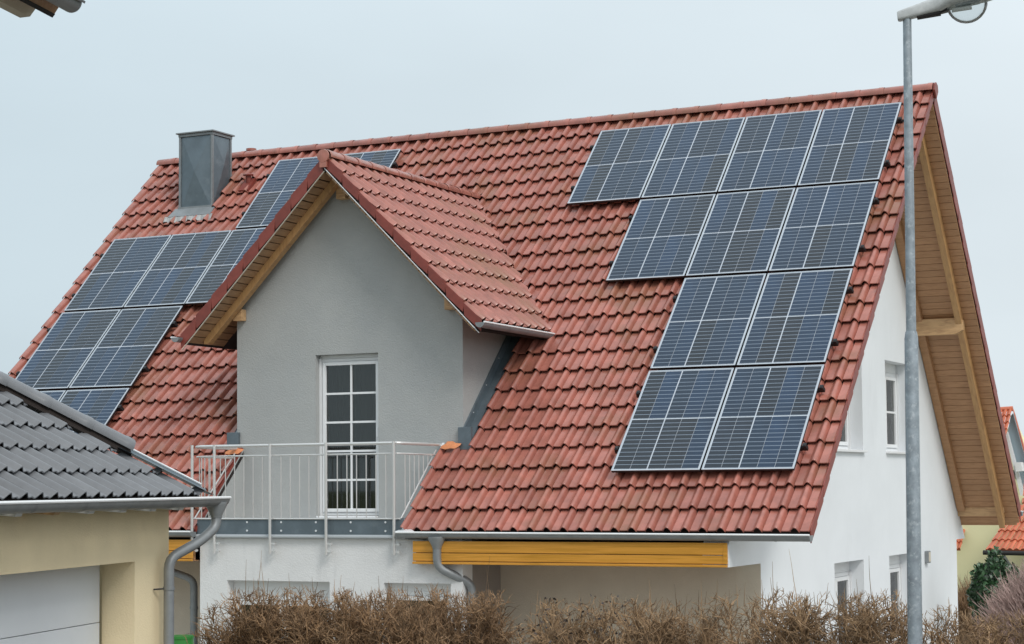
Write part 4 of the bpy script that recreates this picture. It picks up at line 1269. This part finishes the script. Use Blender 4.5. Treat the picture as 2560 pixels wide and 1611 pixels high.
top = [na(208, -6) , na(150, -30), na(-40, -170), na(-40, -120), na(120, -20)]
mb = MB(); mb.prism([na(212, 10), na(214, 4), na(60, -120), na(58, -108)], -ga * 5.0); mb.build('roof_slab', M['darktile'], nh)
mb = MB(); w0 = na(-20, -20); mb.prism([Vector((w0.x, w0.y, -2.45)) - gn * 0.3, Vector((w0.x, w0.y, -2.45)) - gn * 3, w0 - gn * 3, w0 - gn * .3], -ga * 5.0); mb.build('wall', M['plaster_tan'], nh)

# ------------------------------------------------------------------ street lamp
lb = Vector((2.30, -4.60, -2.45))
lamp = thing('street_lamp', lb, 'tall galvanised street lamp post with clear glass bowl, in front of the house', 'street lamp')
FH = Vector((FX.x, FX.y, 0)).normalized()
def pray(x, y): return FX + RX * ((x - 1280) / FPX) - UX * ((y - 910.44) / FPX)
def lpx(x, y):
    r = pray(x, y); return CAM_POS + r * (15.7 / FH.dot(r))
LA, LB = lpx(2287.5, 1574), lpx(2268, 60)
def lpt(z): return LA.lerp(LB, (z - LA.z) / (LB.z - LA.z))
mb = MB(); mb.tube([lpt(-2.45), lpt(-1.2), lpt(1.70), lpt(1.755)], [.062, .060, .0545, .046], 24); mb.build('lower_pole', M['galv'], lamp, smooth=True)
mb = MB(); mb.tube([lpt(1.70), lpt(4.33)], [.0405, .0345], 24); mb.build('upper_pole', M['galv'], lamp, smooth=True)
tp = lpt(4.33)
ad = (RX * 1.0 - FX * .28); ad.z = 0; ad.normalize(); ad = (ad + Vector((0, 0, .09))).normalized()
asd = ad.cross(Vector((0, 0, 1))).normalized(); aup = asd.cross(ad)
def LP(s, w, h): return tp + ad * s + asd * w + aup * h
def loft(secs, m, name, parent, smooth=True, bevel=0):
    """secs: list of (s, halfwidth, z_bottom, z_top, round)"""
    mb = MB(); K = 16; vs = []
    for s, hw, zb, zt_, rd in secs:
        for k in range(K):
            w = 2 * math.pi * (k + .5) / K; cx, cz = math.cos(w), math.sin(w)
            e = 1 - rd
            sx_ = math.copysign(abs(cx) ** (1 - .75 * e), cx); sz_ = math.copysign(abs(cz) ** (1 - .75 * e), cz)
            vs.append(LP(s, sx_ * hw, (zb + zt_) / 2 + sz_ * (zt_ - zb) / 2))
    n = len(secs)
    fs = [(j * K + k, j * K + (k + 1) % K, (j + 1) * K + (k + 1) % K, (j + 1) * K + k) for j in range(n - 1) for k in range(K)]
    fs += [tuple(range(K)), tuple(range((n - 1) * K, n * K))]
    mb.add(vs, fs); return mb.build(name, m, parent, smooth=smooth)
loft([(-.075, .040, -.010, .060, .2), (-.06, .045, -.015, .068, .2), (.12, .052, -.004, .105, .3), (.26, .075, .002, .140, .5), (.32, .11, .012, .165, .7), (.40, .145, .022, .190, .8), (.52, .155, .030, .195, .9), (.63, .13, .034, .165, 1), (.70, .08, .042, .125, 1), (.72, .04, .055, .10, 1)], M['lampcase'], 'lamp_housing', lamp)
loft([(.08, .035, -.022, .01, .2), (.27, .045, -.018, .02, .2)], M['dark'], 'gear_tray', lamp)
loft([(.27, .03, -.01, .05, .3), (.33, .06, .0, .05, .5)], M['black'], 'socket', lamp)
loft([(.34, .06, .030, .06, .6), (.40, .09, .022, .07, .7), (.58, .09, .032, .07, .8), (.63, .05, .045, .07, .9)], M['galv'], 'reflector', lamp)
mb = MB(); K = 18; vs = []
cS, cH = .475, .045
for j in range(8):
    ph = math.pi / 2 * j / 7
    for k in range(K):
        w = 2 * math.pi * k / K
        vs.append(LP(cS + .01 + math.cos(w) * .165 * math.cos(ph), math.sin(w) * .115 * math.cos(ph), cH - math.sin(ph) * .165))
mb.add(vs, [(j * K + k, j * K + (k + 1) % K, (j + 1) * K + (k + 1) % K, (j + 1) * K + k) for j in range(7) for k in range(K)])
mb.build('glass_bowl', M['bowl'], lamp, smooth=True)
loft([(.36, .022, -.012, .03, 1), (.52, .022, -.012, .03, 1)], M['white'], 'light_tube', lamp)

# ------------------------------------------------------------------ hedges of bare twigs
def twigs(starts, dirs, lens, rads, seg=4, curl=.35, up=.25, rs=None, sides=3, centers=False):
    """vectorised curved tubes -> verts, faces"""
    rs = rs or rng
    n = len(starts); P_ = starts.copy(); d = dirs / np.linalg.norm(dirs, axis=1, keepdims=True)
    rings = []; cen = []
    for s in range(seg + 1):
        a = np.cross(d, np.array([0.13, .27, 1.0])); a /= np.linalg.norm(a, axis=1, keepdims=True) + 1e-9
        b = np.cross(d, a)
        r = rads * (1 - .75 * s / seg)
        ring = np.stack([P_ + (a * math.cos(2 * math.pi * k / sides) + b * math.sin(2 * math.pi * k / sides)) * r[:, None] for k in range(sides)], 1)
        rings.append(ring); cen.append(P_.copy())
        P_ = P_ + d * (lens / seg)[:, None]
        d = d + rs.normal(0, curl, d.shape) + np.array([0, 0, up])
        d /= np.linalg.norm(d, axis=1, keepdims=True)
    V = np.stack(rings, 1)           # n, seg+1, sides, 3
    V = V.reshape(-1, 3)
    base = (np.arange(n) * (seg + 1) * sides)[:, None]
    q = []
    for s in range(seg):
        for k in range(sides):
            q.append([s * sides + k, s * sides + (k + 1) % sides, (s + 1) * sides + (k + 1) % sides, (s + 1) * sides + k])
    F_ = (base[:, :, None] + np.array(q)[None]).reshape(-1, 4)
    if centers: return V, F_, np.stack(cen, 1)
    return V, F_
def npmesh(name, V, F_, mt, parent=None, origin=None):
    origin = np.array(origin if origin is not None else [V[:, 0].mean(), V[:, 1].mean(), V[:, 2].min()])
    me = D.meshes.new(name); n, m_, k = len(V), len(F_), F_.shape[1]
    me.vertices.add(n); me.vertices.foreach_set('co', (V - origin).astype(np.float32).ravel())
    me.loops.add(m_ * k); me.loops.foreach_set('vertex_index', F_.astype(np.int32).ravel())
    me.polygons.add(m_); me.polygons.foreach_set('loop_start', np.arange(0, m_ * k, k, dtype=np.int32))
    me.update(calc_edges=True); me.validate(); me.materials.append(mt)
    ob = D.objects.new(name, me); COL.objects.link(ob); return place(ob, origin, parent)
def hedge(x0, x1, y0, y1, ztop, gz, label, mt, dens=1.0, dark_leaves=0, seed=1, group='bare clipped hedges along the street', topf=None, left_round=.35, right_round=.2, open_=.55, shoots=()):
    rs = np.random.default_rng(seed)
    root = thing('hedge', ((x0 + x1) / 2, (y0 + y1) / 2, gz), label, 'hedge', group)
    L_ = x1 - x0
    def top(x):
        t = ztop + .02 * np.sin(x * 5.1 + seed) + .018 * np.sin(x * 11.3 + 2 * seed) + .015 * np.sin(x * 31 + seed)
        dl = np.clip((x0 + left_round - x) / left_round, 0, 1); dr = np.clip((x - (x1 - right_round)) / right_round, 0, 1)
        t = t - .45 * dl ** 2 - .35 * dr ** 2
        return t + (topf(x) if topf else 0)
    # forked growth: stems > limbs > branches > twigs, each level starting on the one before
    gz_ = gz
    n = int(L_ / .030 * dens); sx_ = rs.uniform(x0 + .08, x1 - .08, n); sy = rs.uniform(y0 + .08, y1 - .08, n)
    st = np.stack([sx_, sy, np.full(n, gz)], 1); dr = np.stack([rs.normal(0, .05, n), rs.normal(0, .05, n), np.ones(n)], 1)
    V, F_, C0 = twigs(st, dr, top(sx_) - rs.uniform(.04, .40, n) - gz, rs.uniform(.006, .011, n), seg=14, curl=.085, up=.09, rs=rs, sides=5, centers=True)
    npmesh('stem', V, F_, mt, root)['kind'] = 'stuff'
    def grow(Cp, m, lo, hi, ln0, ln1, r0, r1, spread, seg, curl, upv, nm):
        k = rs.integers(0, Cp.shape[0], m); t = rs.uniform(lo, hi, m) * (Cp.shape[1] - 1); i0 = np.minimum(t.astype(int), Cp.shape[1] - 2); fr = (t - i0)[:, None]
        P_ = Cp[k, i0] * (1 - fr) + Cp[k, i0 + 1] * fr; d = Cp[k, i0 + 1] - Cp[k, i0]; d /= np.linalg.norm(d, axis=1, keepdims=True) + 1e-9
        d = d + rs.normal(0, spread, d.shape); ln_ = rs.uniform(ln0, ln1, m)
        room = top(P_[:, 0]) + .06 - P_[:, 2]; ok = room > .02; ln_ = np.minimum(ln_, np.maximum(room, .02) * 1.25)
        P_, d, ln_ = P_[ok], d[ok], ln_[ok]
        V, F_, Cn = twigs(P_, d, ln_, rs.uniform(r0, r1, len(P_)), seg=seg, curl=curl, up=upv, rs=rs, centers=True)
        npmesh(nm, V, F_, mt, root)['kind'] = 'stuff'
        return Cn
    C1 = grow(C0, int(L_ * 800 * dens), .60, .99, .15, .38, .0045, .0085, .50, 6, .26, .07, 'limb')
    C2 = grow(C1, int(L_ * 2700 * dens), .25, .98, .08, .22, .0032, .0062, .60, 5, .34, .05, 'branch')
    C3 = grow(C2, int(L_ * 3400 * dens), .25, .98, .04, .12, .0026, .0048, .50, 3, .30, .22, 'twig')
    # long shoots
    n = int(L_ * 6)
    bx = np.concatenate([rs.uniform(x0 + .1, x1 - .1, n), np.array([s[0] for s in shoots])]) if shoots else rs.uniform(x0 + .1, x1 - .1, n)
    ln_ = np.concatenate([rs.uniform(.12, .24, n), np.array([s[1] for s in shoots])]) if shoots else rs.uniform(.12, .24, n)
    m_ = len(bx)
    V, F_ = twigs(np.stack([bx, rs.uniform(y0, y1, m_), top(bx) - .06], 1), np.stack([rs.normal(0, .12, m_), rs.normal(0, .1, m_), np.ones(m_)], 1), ln_, np.full(m_, .0048), seg=4, curl=.04, up=.1, rs=rs)
    npmesh('shoot', V, F_, mt, root)['kind'] = 'stuff'
    if dark_leaves:
        c = C3[:, -1]; c = c[(c[:, 0] < x0 + 1.2) & (c[:, 2] > top(c[:, 0]) - .35)]
        c = c[rs.permutation(len(c))[:dark_leaves]]
        leaves('withered_leaf', c, .020, M['leaf_dark'], root, rs)
    return root
def leaves(name, c, size, mt, parent, rs):
    n = len(c); a = rs.normal(0, 1, (n, 3)); a /= np.linalg.norm(a, axis=1, keepdims=True)
    b = np.cross(a, rs.normal(0, 1, (n, 3))); b /= np.linalg.norm(b, axis=1, keepdims=True); s = size * rs.uniform(.6, 1.3, n)[:, None]
    V = np.stack([c - a * s, c + b * s * .5, c + a * s, c - b * s * .5], 1).reshape(-1, 3)
    F_ = np.arange(4 * n).reshape(-1, 4)
    o = npmesh(name, V, F_, mt, parent); o['kind'] = 'stuff'; return o

hedge(-5.05, -1.62, -4.35, -3.75, -.50, -2.45, 'dense bare brown hedge below the balcony, left of the downpipe gap', M['bark'], 1.0, seed=3, left_round=.5, right_round=.15,
      shoots=[(-4.55, .42), (-4.50, .50), (-4.15, .38), (-3.85, .25), (-3.4, .3), (-1.75, .40), (-1.85, .45)])
hedge(-1.60, 2.20, -4.3, -3.75, -.56, -2.45, 'olive brown bare hedge with dark withered leaves at its left end, below the eave', M['bark_tan'], .8, dark_leaves=420, seed=5,
      topf=lambda x: .10 * np.clip((x + .6) / 1.6, 0, 1), shoots=[(-.25, .30), (1.0, .40), (1.2, .55), (.1, .25), (1.75, .42)])
hedge(2.15, 5.0, -4.15, -3.6, -.60, -2.45, 'tan bare hedge at the right edge behind the lamp post', M['bark_tan'], 1.0, seed=9, left_round=.1)

# ------------------------------------------------------------------ things behind, right
def shrub(c, rad, n, label, mt, seed, gz=-2.45, lenr=(.25, .5), rr=(.004, .008), name='bare_shrub', cat='shrub'):
    rs = np.random.default_rng(seed); c = np.array(c); root = thing(name, (c[0], c[1], gz), label, cat)
    u = rs.normal(0, 1, (n, 3)); u /= np.linalg.norm(u, axis=1, keepdims=True); u[:, 2] = np.abs(u[:, 2]) * 1.0 - .1
    r = rs.uniform(.45, .95, n)[:, None]
    P_ = c + u * r * np.array(rad)
    V, F_ = twigs(P_, u + np.array([0, 0, .5]), rs.uniform(*lenr, n), rs.uniform(*rr, n), seg=3, curl=.25, up=.2, rs=rs)
    npmesh('twig', V, F_, mt, root)['kind'] = 'stuff'
    m_ = 60; st = np.tile(np.array([c[0], c[1], gz]), (m_, 1)) + rs.normal(0, .12, (m_, 3)) * [1, 1, 0]
    V, F_ = twigs(st, np.stack([rs.normal(0, .35, m_), rs.normal(0, .35, m_), np.ones(m_)], 1), np.full(m_, (c[2] - gz) + rad[2] * .7), rs.uniform(.01, .02, m_), seg=7, curl=.1, up=.05, rs=rs, sides=5)
    npmesh('stem', V, F_, mt, root)['kind'] = 'stuff'
    return root
def yp(x, y, Y):    # photo pixel onto plane y = Y
    r = pray(x, y); t = (Y - CAM_POS.y) / r.y; return CAM_POS + r * t
q = yp(2650, 1610, 5.0); shrub((q.x, 5.0, q.z), (.90, 1.0, 1.0), 8500, 'large rounded mauve-brown bare shrub at the right edge', M['bark_purple'], 21, rr=(.005, .010), lenr=(.2, .42))
q = yp(2428, 1600, 13.0); shrub((q.x, 13.0, q.z), (.35, .6, .85), 3500, 'thin tan shrub between the white wall and the green bush', M['bark'], 22)
rs = np.random.default_rng(31)
q = yp(2486, 1490, 9.0)
gs = thing('evergreen_shrub', (q.x, 9.0, -2.45), 'dark green glossy-leaved shrub beside the corner of the white house', 'shrub')
n = 2600; u = rs.normal(0, 1, (n, 3)); u /= np.linalg.norm(u, axis=1, keepdims=True)
lump = 1 + .22 * np.sin(u[:, 0] * 5 + 1) * np.cos(u[:, 2] * 6)
cc = np.array([q.x, 9.0, q.z]) + u * (rs.uniform(.55, 1, n) ** .5 * lump)[:, None] * np.array([.36, .4, .60])
leaves('leaf', cc, .048, M['leaf_green'], gs, rs)
m_ = 30
V, F_ = twigs(np.tile(np.array([q.x, 9.0, -2.45]), (m_, 1)) + rs.normal(0, .1, (m_, 3)) * [1, 1, 0], np.stack([rs.normal(0, .3, m_), rs.normal(0, .3, m_), np.ones(m_)], 1), np.full(m_, 1.2), np.full(m_, .015), seg=5, curl=.1, up=0, rs=rs, sides=5)
npmesh('stem', V, F_, M['bark'], gs)['kind'] = 'stuff'

# yellow house far behind
yh = thing('house', (0, 24, -2.45), 'yellow rendered house with orange-red tile roofs behind the shrubs', 'house')
def pw(pix, Y, d, m, name, bevel=0):
    mb = MB(); mb.prism([yp(x, y, Y) for x, y in pix], (0, d, 0)); return mb.build(name, m, yh, bevel=bevel)
pw([(2383, 1615), (2383, 1318), (2412, 1300), (2440, 1240), (2700, 1240), (2700, 1615)], 24, .4, M['plaster_yellow'], 'wall')
pw([(2500, 1300), (2500, 1150), (2515, 1080), (2530, 1050), (2700, 1400), (2700, 1300)], 27.2, .4, M['plaster_yellow'], 'gable_wall')
# tile roofs with real courses
def bgroof(p00, p10, p01, p11, rows, cols, name):
    """p00 lower left, p10 lower right, p01 upper left, p11 upper right (world)"""
    mb = MB(); nrm = (p10 - p00).cross(p01 - p00).normalized()
    if nrm.z < 0: nrm = -nrm
    def Q(s, t): return p00.lerp(p10, s).lerp(p01.lerp(p11, s), t)
    for r in range(rows):
        for c in range(cols):
            s0, s1 = c / cols, (c + 1) / cols; t0_, t1_ = r / rows, (r + 1.12) / rows
            vs = []
            for (t, lift) in ((t0_, .012), (t0_, .055), (min(t1_, 1), .02)):
                for k in range(5):
                    s = s0 + (s1 - s0) * k / 4; h_ = (0, .0, .035, .05, .02)[k]
                    vs.append(Q(s, t) + nrm * (lift + (h_ if lift != .012 else 0)))
            mb.add(vs, [(j * 5 + k, j * 5 + k + 1, (j + 1) * 5 + k + 1, (j + 1) * 5 + k) for j in range(2) for k in range(4)])
    return mb.build(name, M['bgtile'], yh)
a1, b1 = yp(2465, 1378, 22.5), yp(2700, 1383, 22.5)
a2 = yp(2540, 1265, 23.6); b2 = yp(2720, 1262, 23.6)
porch = bgroof(a1, b1, a2, b2, 5, 14, 'porch_roof'); porch['kind'] = 'stuff'
mb = MB(); mb.tube([a1 + Vector((-.04, -.1, -.03)), b1 + Vector((0, -.1, -.03))], .05, 8); mb.build('gutter', M['dark'], yh)
mb = MB(); mb.tube([yp(2510, 1392, 22.4), yp(2525, 1415, 22.6), yp(2560, 1440, 23)], .04, 8); mb.build('downpipe', M['zinc'], yh)
a1, b1, a2, b2 = yp(2488, 1160, 25.0), yp(2517, 1125, 25.0), yp(2440, 1028, 26.0), yp(2531, 1023, 26.0)
r1 = bgroof(yp(2460, 1150, 25.0), yp(2504, 1150, 25.0), yp(2470, 1030, 26.2), yp(2531, 1026, 26.2), 7, 5, 'roof'); r1['kind'] = 'stuff'
mb = MB(); mb.tube([yp(2465, 1027, 26.2), yp(2532, 1022, 26.2)], .06, 8); mb.build('ridge_cap', M['bgtile'], yh)
pw([(2531, 1022), (2534, 1030), (2620, 1330), (2612, 1330)], 26.2, .12, M['bgtile'], 'verge')
pw([(2527, 1040), (2532, 1034), (2612, 1330), (2580, 1330), (2518, 1085)], 26.3, .3, M['bgsoffit'], 'gable_soffit')
pw([(2513, 1085), (2518, 1080), (2566, 1260), (2556, 1260)], 26.1, .15, M['white'], 'rafter')
pw([(2536, 1156), (2552, 1156), (2556, 1178), (2540, 1180)], 25.8, .3, M['white'], 'purlin')
r2 = bgroof(yp(2383, 1378, 23.5), yp(2402, 1378, 23.5), yp(2398, 1290, 24.5), yp(2425, 1290, 24.5), 5, 2, 'roof'); r2['kind'] = 'stuff'
r3 = bgroof(yp(2556, 1262, 23.8), yp(2600, 1262, 23.8), yp(2562, 1190, 25), yp(2640, 1190, 25), 4, 4, 'roof'); r3['kind'] = 'stuff'
pw([(2450, 1420), (2500, 1410), (2500, 1480), (2450, 1480)], 23.9, .08, M['zinc'], 'window')
pw([(2455, 1413), (2502, 1404), (2502, 1412), (2455, 1421)], 23.8, .1, M['white'], 'shutter_box')

# water barrel beside the house corner
wb = thing('water_barrel', (-7.98, -.45, -2.45), 'green plastic barrel between the garage and the bay corner', 'barrel')
c = yp(424 * 1.0635, 1560, -.45)
mb = MB(); zt_ = yp(424 * 1.0635, 1497 * 1.0635, -.45).z
mb.tube([(c.x, -.45, -2.45), (c.x, -.45, -2.2), (c.x, -.45, zt_ - .12), (c.x, -.45, zt_)], [.16, .18, .17, .16], 20); mb.build('barrel_body', M['plastic_green'], wb, smooth=True)
mb = MB(); mb.tube([(c.x, -.45, zt_ - .02), (c.x, -.45, zt_ + .012)], .172, 20); mb.build('barrel_rim', M['plastic_green'], wb, smooth=True)

print('individual tiles', n_ind, 'garage tiles', cnt, 'objects', len(D.objects))
